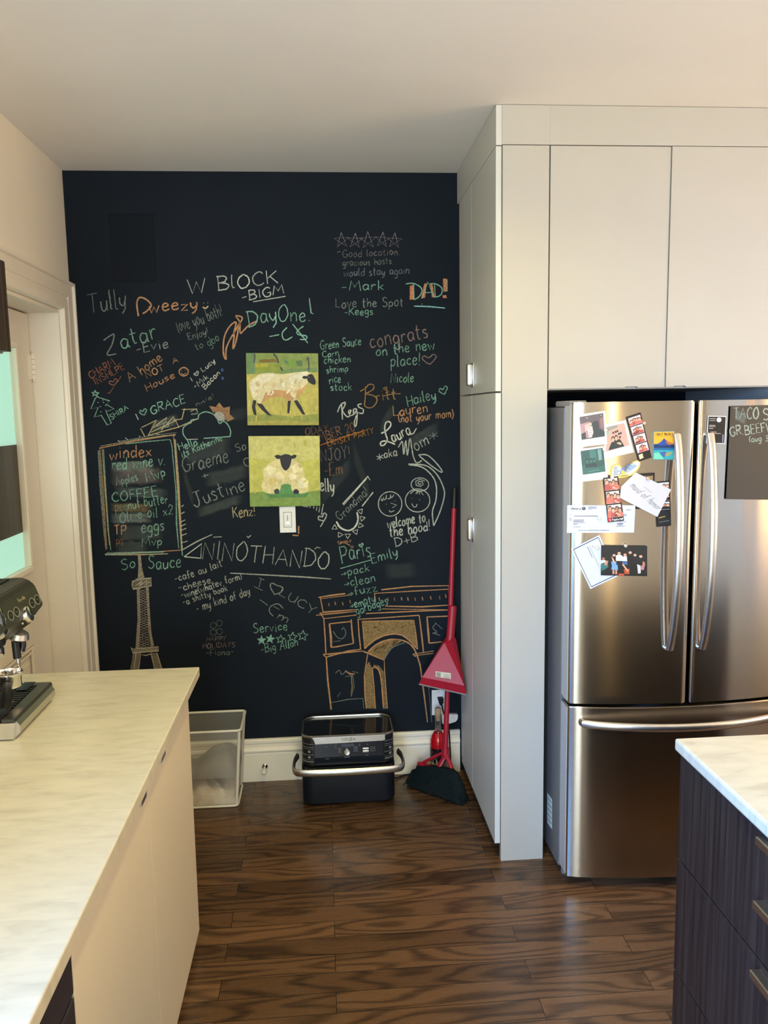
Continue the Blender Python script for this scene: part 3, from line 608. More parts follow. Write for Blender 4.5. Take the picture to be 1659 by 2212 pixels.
for s_ in ('1065,715 1110,700 1112,865 1062,868', '1225,690 1252,682 1235,845 1190,855', '1290,690 1315,685 1345,835 1312,842', '1435,632 1475,632 1480,775 1440,780', '1430,820 1470,815 1480,850 1435,850'): k.fill(zs(s_), S('#e29a6a'), .8)
for s_ in ('~1020,692 1060,685 1120,690 1190,735 1195,790 1160,840 1112,868', '1105,690 1112,868', '1205,850 1265,668 1335,842', '1235,790 1310,785', '~1285,690 1350,690 1420,735 1420,800 1380,832 1330,838', '1340,690 1350,835', '1480,640 1482,775'): k.stroke(zs(s_), 2.4, Te, .8)
k.stroke(zs('1110,940 1280,945 1460,962'), 3, S('#9fd8e0'), .8); k.stroke(zs('1195,915 1205,918'), 2, Wh, .6); k.done('chalk_lettering', M['chalk'], wall_back)
write(('congrats', 800, 752, 925, 730, 34, Pk, .6, 2.4)); write(('on the new', 813, 770, 939, 754, 24, Te, .6, 2.2)); write(('place!', 844, 792, 908, 788, 26, Te, .6, 2.2), ('<', 914, 792, 944, 788, 24, Pk, .6, 2.2)); write(('Nicole', 844, 827, 893, 825, 21, Te, .55, 2))
write(('Green Sauce', 692, 754, 780, 746, 20, Te, .65, 1.9), ('Corn', 697, 772, 732, 768, 13, Te, .65, 1.9), ('chicken', 700, 787, 757, 782, 17, Te, .65, 1.9), ('shrimp', 705, 806, 752, 802, 15, Te, .65, 1.9), ('rice', 711, 829, 736, 826, 18, Te, .65, 1.9), ('stock', 714, 845, 760, 842, 16, Te, .65, 1.9))
zq = lambda s: z2(s, 640, 780, 4.608)
k = chalk(); k.stroke(zq('~635,300 690,270 720,235 765,235 770,275 720,310 690,325 770,345 805,390 770,450 720,465 680,440 685,380 690,250'), 2.2, Br, .75); k.text('ritt', 812, 868, 856, 860, 26, Br, .75, 2.2); k.stroke(zq('~860,350 940,330 1040,325'), 2, Br, .7); k.text('<', 829, 845, 837, 843, 8, Br, .7, 1.8); k.done('chalk_lettering', M['chalk'], wall_back)
k = chalk(); k.stroke(zq('460,580 450,420'), 3, Wh, .8); k.stroke(zq('~410,510 440,440 485,410 480,450 460,490 500,550 530,545 520,500 545,490 530,540 570,530 600,480 570,480 575,530 605,500 600,620 585,650 580,600 600,540'), 2.6, Wh, .75); k.stroke(zq('~650,425 615,435 625,460 665,480 660,520 620,515'), 2.6, Wh, .75); k.done('chalk_lettering', M['chalk'], wall_back)
write(('Hailey', 880, 878, 942, 862, 23, Te, .6, 2.4), ('<', 951, 856, 969, 850, 19, Te, .7, 2.2)); write(('Lauren', 849, 898, 924, 891, 21, Or, .8, 2.4)); write(('(not your mom)', 861, 912, 980, 902, 19, Or, .75, 2.2))
k = chalk(); k.stroke(zq('~845,720 900,690 940,640 930,605 895,610 880,660 890,730 905,780 880,830 845,840 840,810 880,795 940,810 985,830'), 3, Wh, .85); k.text('aura', 849, 956, 888, 936, 28, Wh, .85, 2.8); k.stroke(zq('1130,735 1165,720 1197,668'), 2.4, Wh, .8); k.done('chalk_lettering', M['chalk'], wall_back)
k = chalk(); k.stroke(zq('~1015,860 1050,800 1060,830 1070,930 1090,790 1105,940 1130,770 1150,870 1165,950 1190,1005 1215,1010 1250,990'), 2.4, Wh, .65); k.text('om', 898, 975, 929, 960, 26, Wh, .55, 2.2); k.text('*', 929, 955, 948, 949, 20, Gy, .6, 2); k.text('*', 815, 1000, 829, 997, 17, Wh, .75, 2); k.text('aka', 830, 990, 858, 984, 18, Wh, .75, 2); k.done('chalk_lettering', M['chalk'], wall_back)
BrD = S('#8f6b52')
write(('ODAY', 660, 941, 709, 932, 15, BrD, .65, 2.2)); write(('MBER 20', 691, 953, 768, 931, 19, BrD, .75, 2.2)); k = chalk(); k.line('691,962 740,945 785,931', 2.6, S('#b5713f'), .8); k.text('ERNSZT PARTY', 709, 965, 808, 936, 13, S('#b5813f'), .75, 2); k.done('chalk_lettering', M['chalk'], wall_back)
write(('NJOY!', 694, 998, 757, 988, 26, S('#8a7f78'), .6, 2.2)); write(('-Em', 702, 1030, 740, 1024, 28, BrD, .7, 2.2)); write(('elly', 692, 1062, 722, 1060, 30, Wh, .75, 2.6))
k = chalk()
for s_ in ('270,1420 250,1530', '235,1450 225,1505', '205,1450 200,1490', '175,1445 172,1470', '140,1440 135,1462', '65,1445 120,1450'): k.stroke(zq(s_), 2.6, Wh, .65)
k.text('<', 691, 1131, 709, 1122, 18, Wh, .8, 2.6); k.stroke(zq('270,1600 240,1650'), 2.4, Wh, .75); k.done('chalk_lettering', M['chalk'], wall_back)
k = chalk()
for s_, w_ in (('460,1425 715,1145', 3.4), ('470,1435 700,1170', 2), ('655,1445 765,1305', 3), ('710,1145 735,1185', 2)): k.stroke(zq(s_), w_, Wh, .8)
k.text('Grandma!', 735, 1126, 797, 1064, 19, Gy, .7, 1.9)
k.done('chalk_lettering', M['chalk'], wall_back)
zp = lambda s: z2(s, 640, 1020, 4.366)
k = chalk(); k.stroke(zp('~378,465 420,525 490,550 550,520 582,450 572,378'), 3.6, Wh, .85); k.stroke(zp('~390,500 430,535 480,550'), 3, Wh, .7)
for x, y, r_ in ((605, 368, 40), (622, 435, 75), (605, 502, 100), (560, 562, 160), (485, 598, 180), (412, 590, 210), (362, 522, 0)):
    v = [(640 + (x + 30 * math.sin(math.radians(r_ + 120 * i))) / 4.366, 1020 + (y - 28 * math.cos(math.radians(r_ + 120 * i))) / 4.366) for i in range(3)]; k.stroke(v + [v[0]], 2.2, Wh, .75)
k.done('chalk_sun_drawing', M['chalk'], wall_back)
k = chalk(); k.stroke(ell(842.7, 1088.5, 25.5, 26.5, 30), 2, Wh, .65); k.stroke(ell(902, 1081, 26.5, 25, 30), 2, Wh, .65); k.stroke(ell(907, 1046.5, 19, 14.5, 24), 2, Wh, .65); k.stroke([(907 + (1.5 + 1.0 * t) * math.cos(t * 1.1), 1044 + (1.2 + .8 * t) * math.sin(t * 1.1)) for t in range(12)], 2, Wh, .6)
for s_ in ('~800,250 810,270 825,235', '~825,260 845,250 850,215', '~860,250 885,245 890,210', '~890,240 910,230 920,210', '890,290 948,312 905,335', '~875,360 890,375 925,362', '~1090,295 1105,325 1130,325 1138,300', '845,300 850,303', '930,270 934,273', '1090,245 1095,248', '1160,258 1166,260', '~1075,205 1110,175 1150,170', '1150,170 1125,205', '1155,170 1165,210', '1160,170 1200,215', '1150,172 1140,205'): k.stroke(zp(s_), 1.9, Wh, .6)
k.done('chalk_face_drawing', M['chalk'], wall_back)
k = chalk()
for s_ in ('~1115,1025 1290,1040 1400,1130 1465,1260 1472,1350 1430,1500 1368,1640', '~1120,1032 1250,1055 1350,1140 1393,1240 1390,1380 1355,1500 1368,1640', '~1215,935 1300,935 1380,1000 1450,1090 1430,1100 1330,1030 1225,945'): k.stroke(zq(s_), 2.6, Wh, .65)
k.done('chalk_banana_drawing', M['chalk'], wall_back)
write(('welcome to', 837, 1141, 919, 1127, 22, Wh, .75, 2.4), ('the hood!', 842, 1159, 930, 1146, 22, Wh, .75, 2.4), ('D+B', 855, 1181, 903, 1168, 19, Wh, .6, 2.2))
k = chalk(); k.text('FAMILY', 730, 1174, 759, 1171, 5, Or, .7, 1.6); k.stroke(zp('~400,680 450,665 515,695'), 1.8, Or, .6)
for s_ in ('510,715 540,712', '515,700 545,698', '510,728 540,735'): k.stroke(zp(s_), 1.8, Or, .6)
k.text('Paris', 738, 1216, 802, 1201, 36, Te, .7, 2.4); k.text('<', 776, 1184, 785, 1182, 9, Te, .8, 2); k.line('735,1228 803,1209', 2.4, Te, .7); k.text('Emily', 803, 1217, 860, 1201, 22, Te, .65, 2); k.done('chalk_lettering', M['chalk'], wall_back)
write(('>pack', 738, 1246, 798, 1232, 18, Te, .6, 1.9), ('>clean', 745, 1270, 811, 1254, 20, Te, .55, 1.9), ('>fuzz', 752, 1290, 815, 1276, 19, Te, .55, 1.9), ('>empty', 757, 1316, 811, 1300, 18, Te, .6, 1.9), ('garbages', 770, 1327, 838, 1304, 19, Te, .6, 1.9))
k = chalk(); k.stroke(z2('165,360 330,238 322,375 165,360', 360, 1120, 4.366), 3, Wh, .75); k.stroke(z2('140,300 290,215 430,150', 360, 1120, 4.366), 2.8, Wh, .55); k.text('NINOTHANDO', 436, 1206, 710, 1229, 38, Wh, .62, 2.4, .08)
k.stroke(z2('440,176 520,172', 360, 1120, 4.366), 2.2, Wh, .5); k.stroke(z2('755,165 770,180 795,158', 360, 1120, 4.366), 2.2, Wh, .7); k.stroke(z2('~1395,290 1420,272 1450,280', 360, 1120, 4.366), 2, Wh, .45)
k.stroke(z2('600,515 900,530 1300,552 1550,570', 360, 1120, 4.366), 2.8, Wh, .5); k.done('chalk_lettering', M['chalk'], wall_back)
write(('-cafe au lait', 379, 1258, 481, 1224, 17, Wh, .6), ("-cheese", 387, 1277, 456, 1258, 15, Wh, .6), ('-wine(whatev form)', 393, 1293, 523, 1250, 15, Wh, .55), ('-a shitty book', 397, 1308, 492, 1275, 14, Wh, .5), ('- my kind of day', 426, 1323, 541, 1284, 18, Wh, .5), wd=1.8)
k = chalk(); k.stroke(z2('870,558 920,580', 360, 1120, 4.366), 2, Gy, .6); k.stroke(z2('890,572 870,650', 360, 1120, 4.366), 2, Gy, .6); k.stroke(z2('825,642 905,678', 360, 1120, 4.366), 2, Gy, .6); k.stroke(z2('~1020,720 980,650 990,610 1040,630 1090,650 1085,690 1010,720', 360, 1120, 4.366), 2.4, Gy, .6); k.text('LUCY', 601, 1285, 676, 1328, 18, Gy, .6, 2)
k.stroke(z2('880,765 955,820', 360, 1120, 4.366), 2.2, Gy, .6); k.stroke(z2('~1100,850 1050,805 980,830 970,880 1005,920', 360, 1120, 4.366), 2.2, Gy, .6); k.stroke(z2('1010,830 1065,860', 360, 1120, 4.366), 2, Gy, .5); k.text('m', 598, 1334, 620, 1345, 20, Gy, .6, 2.2); k.done('chalk_lettering', M['chalk'], wall_back)
k = chalk()
for x, y in ((461, 1351), (474, 1346), (461, 1366), (474, 1364)): k.stroke(ell(x, y, 6.5, 6.5, 14), 1.8, Gy, .2)
k.done('chalk_clover_drawing', M['chalk'], wall_back); write(('HAPPY', 446, 1385, 488, 1383, 9, Pk, .28), ('HOLIDAYS', 438, 1401, 508, 1397, 11, Pk, .32), ('-Fiona-', 445, 1416, 505, 1413, 13, Gy, .35), wd=1.8)
k = chalk(); k.text('Service', 548, 1369, 621, 1361, 20, Te, .6, 2)
def star10(cx, cy, r, rot=0): return [(cx + (r if i % 2 == 0 else r * .42) * math.sin(math.radians(36 * i + rot)), cy - (r if i % 2 == 0 else r * .42) * math.cos(math.radians(36 * i + rot))) for i in range(11)]
k.fill(star10(565, 1383, 11), Te, .7); k.fill(star10(584, 1380, 11, 10), Te, .7)
for x, y, r_ in ((606, 1381, 10), (632, 1376, 11), (654, 1373, 12)): k.stroke(star10(x, y, r_, 5), 1.9, Te, .7)
k.done('chalk_star_drawing', M['chalk'], wall_back); write(('-Big Allan', 565, 1411, 644, 1395, 18, Te, .55), wd=2)
# chalk tower
Bg = S('#b3a894'); zt = lambda s: z2(s, 200, 1180, 6.9125)
k = chalk()
for s_, a in (('675,125 720,120 735,300 775,470 675,490 685,300', .62), ('595,520 660,500 640,490 880,470 870,590 640,640 600,645', .35), ('660,640 705,635 715,1080 695,1530 640,1535 672,1080', .6), ('795,612 838,608 850,900 880,1300 918,1490 868,1500 830,1200 815,900', .6), ('575,1515 640,1530 985,1495 985,1565 730,1590 600,1590', .5), ('600,1592 720,1590 690,1838 560,1838 590,1700', .42), ('868,1592 962,1590 1035,1825 925,1830 895,1700', .42)): k.fill(zt(s_), Bg, a)
for s_ in ('595,520 870,475 880,590 605,640 590,580 595,520', '640,490 880,470', '640,1530 985,1500 985,1560 600,1590 575,1510', '650,1590 620,1838', '720,1590 690,1838', '870,1590 925,1830', '962,1590 1035,1825', '640,590 740,520 700,590 820,510 780,590 850,530', '730,1620 800,1630 860,1610'): k.stroke(zt(s_), 2.2, S('#cfc6b0'), .65, rough=.4)
for i in range(24):
    y = 640 + i * 37; xl = 705 - i * .3; xr = 800 + i * 2.3
    k.stroke(zt('%f,%f %f,%f' % (xl, y, xr, y + 45 + i)), 1.5, Bg, .55, rough=.4); k.stroke(zt('%f,%f %f,%f' % (xr, y, xl, y + 45 + i)), 1.5, Bg, .5, rough=.4)
k.done('chalk_tower_drawing', M['chalk'], wall_back, 'pale chalk drawing of a lattice tower')
# chalk arch
O2 = S('#cc9a6c'); O3 = S('#a08458'); za = lambda s: z2(s, 660, 1230, 4.366)
k = chalk()
k.fill(za('540,485 1020,475 1040,600 1058,752 1000,680 930,630 860,610 760,620 660,670 560,748 548,620'), O3, .8)
k.fill(za('595,785 640,725 700,690 780,670 860,665 905,680 830,720 780,770 742,852'), O3, .7)
k.fill(za('570,1310 555,1100 575,900 600,870 630,940 635,1100 660,1312'), O3, .75); k.fill(za('735,1312 722,1100 700,980 670,930 640,920 640,900 690,905 735,960 748,1100 775,1312'), O3, .6); k.fill(za('230,790 430,770 540,757 400,785 200,825'), O3, .6)
for s_, w_ in (('120,264 240,245 375,228', 3.4), ('150,276 440,240', 2), ('140,264 165,400', 2.6), ('715,192 1000,160 1355,152', 3.2), ('650,226 1000,205 1355,186', 2), ('650,226 660,300', 1.8), ('1350,155 1352,345', 2.4), ('130,412 300,395 480,378', 2.4), ('165,398 440,380', 2), ('750,345 1100,352 1355,336', 2.8), ('720,372 1100,378 1340,380', 1.6), ('100,432 300,412 480,395', 2.2), ('570,416 900,400 1345,382', 2.6), ('140,412 172,462 175,462', 3), ('170,464 480,430', 2.2),
               ('172,462 185,640 192,800', 3), ('195,822 210,1050 242,1322', 4), ('225,512 435,490', 3.2), ('430,470 440,600 452,695', 4), ('450,698 300,728 240,735', 3), ('225,512 240,640 242,735', 4), ('492,470 700,458 1070,432', 2.8), ('495,470 505,620 520,752', 3), ('1072,432 1095,620 1112,775', 3), ('522,752 400,768 190,830', 2.4), ('165,802 350,785 540,770', 2.6), ('540,770 590,790 742,855', 3), ('165,802 195,826', 3),
               ('~590,780 660,712 760,668 860,660 950,682 1015,735 1050,805', 3), ('1050,805 1080,900 1105,1080 1150,1440', 3), ('1012,800 1210,768', 2.4), ('1020,815 1205,790', 2.2), ('1012,800 1040,822', 2.6), ('~560,745 640,672 750,622 860,610 950,645 1055,752', 2.6), ('585,800 555,1000 560,1200 575,1312', 2.6), ('742,858 748,1000 772,1312', 2.2), ('630,930 645,1100 660,1312', 2.4), ('~632,935 650,922 690,950 715,1060 735,1312', 2.4),
               ('1140,448 1340,440', 3.4), ('1145,450 1158,600 1165,695', 3.6), ('1165,695 1285,682', 3), ('530,490 1020,478', 2), ('535,490 548,640 558,748', 2), ('1022,478 1040,600 1058,750', 2)): k.stroke(za(s_), w_, O2, .8, rough=.25)
for s_ in ('245,1255 400,1225 540,1215', '540,1215 550,1310', '~260,580 300,640 350,650 380,600 360,550 340,570', '~1230,510 1200,550 1240,590 1200,600 1270,620', '1220,500 1290,560', '260,680 330,672', '~745,850 770,800 830,730 940,690', '~280,980 320,950 340,990 380,960', '300,1200 330,1160', '390,960 440,990 430,1070', '440,960 500,975', '370,1010 440,1000', '445,1000 460,1100 430,1200', '1160,1100 1190,1440'): k.stroke(za(s_), 2, Gy, .45)
k.stroke(za('375,955 420,985 465,985'), 4, O2, .6); k.stroke(za('430,1000 440,1100 430,1190'), 3, O3, .6)
for i, (x, y) in enumerate(((220, 330), (280, 320), (350, 322), (420, 305), (695, 280), (775, 283), (838, 280), (905, 277), (965, 277), (1032, 280), (1102, 275), (1180, 265), (1265, 268), (1322, 252))): k.stroke(za('%d,%d %d,%d' % (x - 3, y - 16, x + 4, y + 16)), 3.4 if i % 3 else 2.4, O2, .55)
for i in range(40):
    x = random.uniform(560, 1020); y = random.uniform(490, 590); k.stroke(za('%f,%f %f,%f' % (x, y, x + random.uniform(5, 40), y + random.uniform(-8, 8))), 2.2, S('#3a2c1c'), random.uniform(.2, .55))
for i in range(26):
    t = random.random(); x = 640 + 220 * t; y = 780 - 90 * t + random.uniform(-30, 25); k.stroke(za('%f,%f %f,%f' % (x, y, x + 22, y - 30)), 1.8, S('#3a2c1c'), .4)
k.done('chalk_arch_drawing', M['chalk'], wall_back, 'orange chalk drawing of a triumphal arch')
k = chalk()
for (x0, y0, x1, y1, hh, a) in ((880, 960, 950, 920, 14, .10), (690, 1080, 760, 1000, 22, .07), (760, 960, 800, 1080, 25, .05), (820, 930, 850, 880, 16, .08), (830, 1235, 900, 1230, 18, .06), (470, 905, 540, 890, 14, .05), (395, 1015, 420, 1090, 18, .06)): k.smear(x0, y0, x1, y1, hh, Gy, a)
for s_ in ('632,1156 645,1157', '645,1153 645,1136'): k.line(s_, 4, Or, .75)
k.done('chalk_smudge', M['chalk'], wall_back)

# ================================================================== CABINETS AND WORKTOPS
# tall pantry beside the chalkboard wall, its doors facing the aisle
t = thing('pantry_cabinet', 'tall white pantry cabinet with flat doors beside the chalkboard wall', 'cabinet', (XP + .3, 3.2, 0))
bm = B()
box(bm, (XP + .021, 2.806, .075), (.793, YC - .002, ZC - .002)); box(bm, (XP + .07, 2.83, 0), (.785, YC - .002, .075), mi=1)
obj('carcass', bm, [M['cab'], M['gap']], t)
obj('header', box(B(), (XP, YF + .002, 2.583), (XP + .0205, YC - .003, ZC - .002), .0005), M['pantry'], t)
obj('header', box(B(), (XP + .0207, YF, 2.585), (.7965, YF + .0225, ZC - .002)), M['cab'], t)
obj('end_panel', box(B(), (XP + .0225, YF, .0), (.796, YF + .022, 2.5825), .0012), M['cab'], t)
obj('filler_strip', box(B(), (XP + .008, 3.503, .07), (XP + .0205, YC - .003, 2.580), .001), M['cab'], t)
for nm, z0, z1 in (('upper_door', 1.760, 2.580), ('lower_door', .070, 1.754)):
    obj(nm, box(B(), (XP, 3.236, z0), (XP + .020, 3.501, z1), .0012), M['pantry'], t)
    d = obj(nm, box(B(), (XP, YF + .004, z0), (XP + .020, 3.233, z1), .0012), M['pantry'], t)
    h0, h1 = (1.788, 1.884) if z0 > 1 else (1.155, 1.256)
    bm = B(); yc_ = 3.222
    box(bm, (XP - .002, yc_ - .030, h0), (XP - .0002, yc_ + .0105, h1), .0006)
    box(bm, (XP - .025, yc_ - .022, h0 + .004), (XP - .0015, yc_ + .004, h1 - .004), .0075 if z0 > 1 else .0105, 5)
    obj('handle', bm, M['pull'], d, 'chrome door pull', smooth=True)
# cabinet over the fridge
t = thing('over_fridge_cabinet', 'white wall cabinet with two flat doors above the fridge', 'cabinet', (1.25, 3.1, 1.765))
ZB = 1.762
bm = B(); box(bm, (.7985, YF + .023, ZB), (1.66, YC - .002, ZC - .002)); obj('carcass', bm, M['cab'], t)
obj('header', box(B(), (.7968, YF, 2.585), (1.66, YF + .0225, ZC - .002)), M['cab'], t)
for x0, x1, pull in ((.8005, 1.2215, 1.10), (1.2245, 1.645, 1.275)):
    bm = B(); yF = YF + (0 if x0 < 1 else -.004)
    pts = [(x0, ZB + .004), (pull - .025, ZB + .004), (pull - .020, ZB + .008), (pull + .020, ZB + .008), (pull + .025, ZB + .004), (x1, ZB + .004), (x1, 2.5815), (x0, 2.5815)]
    prism(bm, [(x, yF, z) for x, z in pts], (0, .0225, 0)); obj('cabinet_door', bm, M['cab'], t)
# enclosure on the far side of the fridge
t = thing('tall_end_panel', 'white tall panel enclosing the far side of the fridge', 'panel', (1.68, 3.1, 0))
obj('panel_board', box(B(), (1.662, YF, 0), (1.70, YC - .002, ZC - .002), .001), M['cab'], t)
obj('foot_block', box(B(), (1.665, YF + .03, .0), (1.697, YC - .05, .01)), M['gap'], t)

# left run: worktop, base cabinet, dishwasher
XF = -.438
ct = obj('countertop', box(B(), (XL + .001, -1.6, .880), (-.402, 2.461, .910), .003), M['marble'], None, loc=(-.72, .4, .88))
tag(ct, 'pale veined marble worktop along the left wall under the coffee machine', 'countertop')
t = thing('base_cabinet', 'cream two door base cabinet under the left marble worktop', 'cabinet', (-.75, 1.85, 0))
bm = B(); box(bm, (XL + .002, 1.27, .03), (XF - .021, 2.440, .879)); box(bm, (XL + .03, 1.29, 0), (XF - .05, 2.42, .03), mi=1); obj('carcass', bm, [M['creamcab'], M['gap']], t)
for y0, y1, yp in ((1.855, 2.440, 2.02), (1.262, 1.852, 1.79)):
    d = obj('cabinet_door', box(B(), (XF - .020, y0, .035), (XF, y1, .868), .0012), M['creamcab'], t)
    bm = B(); box(bm, (XF - .0005, yp - .026, .808), (XF + .006, yp + .026, .836), .0015)
    obj('tab_pull', bm, M['satin'], d, 'metal tab pull')
M['dw'] = mat('blue_black_appliance_steel', (0.022, 0.022, 0.034), 0.35)
t = thing('dishwasher', 'blue-black dishwasher under the near end of the left worktop', 'dishwasher', (-.75, .95, 0))
obj('body', box(B(), (XL + .002, .66, .0), (XF - .045, 1.254, .872)), M['dw'], t)
obj('door', box(B(), (XF - .042, .664, .10), (XF + .001, 1.258, .735), .003), M['dw'], t)
c_ = obj('control_panel', box(B(), (XF - .042, .664, .742), (XF + .001, 1.258, .870), .003), M['dw'], t)
bm = B(); tube(bm, [(XF + .012, .72, .715), (XF + .012, 1.20, .715)], .006, 10); obj('handle_bar', bm, M['satin'], t, 'thin metal handle bar', smooth=True)
t = thing('drawer_unit', 'cream drawer unit under the window end of the left worktop', 'cabinet', (-.75, -.4, 0))
obj('carcass', box(B(), (XL + .002, -1.58, .0), (XF - .021, .652, .879)), M['cab'], t)
for k in range(3): obj('drawer', box(B(), (XF - .020, -1.57, .04 + .278 * k), (XF, .648, .314 + .278 * k), .001), M['cab'], t)

# dark box shelf on the left wall
t = thing('wall_box_shelf', 'dark brown wooden box shelf high on the left wall above the worktop', 'shelf', (-.88, 1.4, 1.845))
obj('shelf_box', box(B(), (XL + .001, .95, 1.846), (-.700, 1.908, 2.046), .002), M['darkwood'], t)
bm = B(); box(bm, (-.80, 1.80, 1.838), (-.70, 1.86, 1.8455), .002); obj('support_bracket', bm, M['satin'], t, 'small metal bracket under the shelf')

# island
t = thing('island_cabinet', 'dark wood kitchen island with drawers facing the aisle', 'island', (1.25, .6, 0))
IX = .844
bm = B(); box(bm, (IX + .022, -.58, .03), (1.95, 1.772, .879)); box(bm, (IX + .06, -.55, 0), (1.9, 1.74, .03)); obj('carcass', bm, M['darkwood'], t)
bm = B(); box(bm, (IX + .010, -.58, .030), (IX + .0215, 1.770, .878)); obj('drawer_edge', bm, M['satin'], t, 'pale edging showing between the drawers')
for z0, z1 in ((.032, .299), (.304, .596), (.601, .876)):
    d = obj('drawer', box(B(), (IX, -.575, z0), (IX + .020, 1.7745, z1), .001), M['darkwood'], t)
    for zp in ((.865, .731) if z0 > .6 else (.583,) if z0 > .3 else ()):
        bm = B(); box(bm, (IX - .020, 1.18, zp - .003), (IX + .001, 1.40, zp), .001); box(bm, (IX - .022, 1.18, zp - .016), (IX - .0195, 1.40, zp), .001)
        obj('tab_pull', bm, M['satin'], d, 'brushed metal tab pull')
ct = obj('countertop', box(B(), (.824, -.62, .880), (1.98, 1.767, .910), .006), M['marble'], None, loc=(1.4, .6, .88))
tag(ct, 'pale veined marble top of the dark wood island', 'countertop')

# ================================================================== FRIDGE
FX0, FX1, FXC = .826, 1.640, 1.233
def yfr(x): return 2.552 + .043 * ((x - FXC) / .407) ** 2
t = thing('refrigerator', 'stainless steel french door refrigerator covered with photos and magnets', 'refrigerator', (FXC, 2.9, 0))
bm = B(); box(bm, (FX0 - .004, 2.675, .035), (FX1 + .004, 3.42, 1.700), .004)
obj('body', bm, M['fridge_side'], t)
bm = B(); box(bm, (FX0 + .02, 2.66, .02), (FX1 - .02, 2.70, .06)); obj('toe_grille', bm, M['matte_black'], t)
for x in (FX0 + .03, FX1 - .03):
    for y in (2.69, 3.35): obj('foot', tube(B(), [(x, y, 0), (x, y, .04)], .018, 12), M['greyplastic'], t)
def fridge_door(x0, x1, z0, z1, r=.010):
    """front bowed in plan, square back, rounded side edges"""
    bm = B(); n = 16; fr = []
    for i in range(n + 1):
        x = x0 + (x1 - x0) * i / n; e = min(x - x0, x1 - x); y = yfr(x)
        if e < r: y += r - math.sqrt(max(0, r * r - (r - e) ** 2))
        fr.append((x, y))
    fr = [(x0, fr[0][1] + .003), ] + [(x0 + r * q, yfr(x0) + r * (1 - math.sqrt(1 - (1 - q) ** 2))) for q in (.1, .3, .6)] + [p for p in fr if x0 + r < p[0] < x1 - r] + [(x1 - r * q, yfr(x1) + r * (1 - math.sqrt(1 - (1 - q) ** 2))) for q in (.6, .3, .1)] + [(x1, fr[-1][1] + .003)]
    pts = fr + [(x1, 2.672), (x0, 2.672)]
    prism(bm, [(x, y, z0) for x, y in pts], (0, 0, z1 - z0))
    top = [e for e in bm.edges if all(abs(v.co.z - z1) < 1e-6 for v in e.verts) or all(abs(v.co.z - z0) < 1e-6 for v in e.verts)]
    bmesh.ops.bevel(bm, geom=top, offset=.004, segments=2, affect='EDGES')
    return bm
M['dooredge'] = mat('light_grey_door_edge', (0.42, 0.42, 0.42), 0.45)
def door_with_edge(name, x0, x1, z0, z1):
    d = obj(name, fridge_door(x0, x1, z0, z1), M['steel'], t, smooth=True, sharp=35)
    bm = B(); box(bm, (x0 - .0015, 2.603, z0 + .01), (x0 + .004, 2.670, z1 - .006)); obj('side_trim', bm, M['dooredge'], d, 'light grey plastic door side')
    return d
dl = door_with_edge('left_door', FX0, 1.2275, .682, 1.716)
dr = door_with_edge('right_door', 1.2385, FX1, .682, 1.716)
df = door_with_edge('freezer_drawer', FX0, FX1, .040, .672)
bm = B(); box(bm, (1.2285, 2.60, .684), (1.2375, 2.672, 1.712)); obj('door_seal', bm, M['matte_black'], t)
for x in (FX0 + .028, FX1 - .028):
    bm = B(); box(bm, (x - .03, 2.615, 1.701), (x + .03, 2.78, 1.722), .006, 3); obj('hinge_cover', bm, M['greyplastic'], t, smooth=True)
def bow_handle(name, pts, parent, ra, rb, ref):
    bm = B(); tube(bm, pts, ra, 16, rb, ref=ref); obj(name, bm, M['satin'], parent, smooth=True)
for d, xt, xb in ((dl, 1.160, 1.157), (dr, 1.236 + .037, 1.236 + .035)):
    pts = []
    for i in range(25):
        u = i / 24; z = 1.604 - .722 * u; bow = math.sin(math.pi * u) ** .75
        pts.append((xt + (xb - xt) * u + 0, yfr(xt) - .016 - .046 * bow, z))
    pts = [(xt, yfr(xt) + .004, 1.606)] + pts + [(xb, yfr(xb) + .004, .880)]
    bow_handle('handle', pts, d, .0135, .009, (0, -1, 0))
pts = []
for i in range(31):
    u = i / 30; x = .872 + .722 * u; pts.append((x, yfr(x) - .016 - .040 * math.sin(math.pi * u) ** .75, .618))
pts = [(.870, yfr(.87) + .004, .618)] + pts + [(1.596, yfr(1.596) + .004, .618)]
bow_handle('handle', pts, df, .0145, .009, (0, -1, 0))
SIDE = pl('X', FX0 - .004)
def side_pt(x, y, k=0): return SIDE.hit(x, y, -.0006 - k)
sp = Ink(side_pt); sp.fill([(1182.5, 1712), (1193, 1727), (1193, 1792), (1182.5, 1777)], S('#c9d3d0'))
for y in (1722, 1734, 1745, 1757, 1768): sp.stroke([(1183.5, y), (1192, y + 12)], 2.2, S('#7f8a88'))
sp.done('rating_label', M['matteprint'], t, 'pale printed rating label')

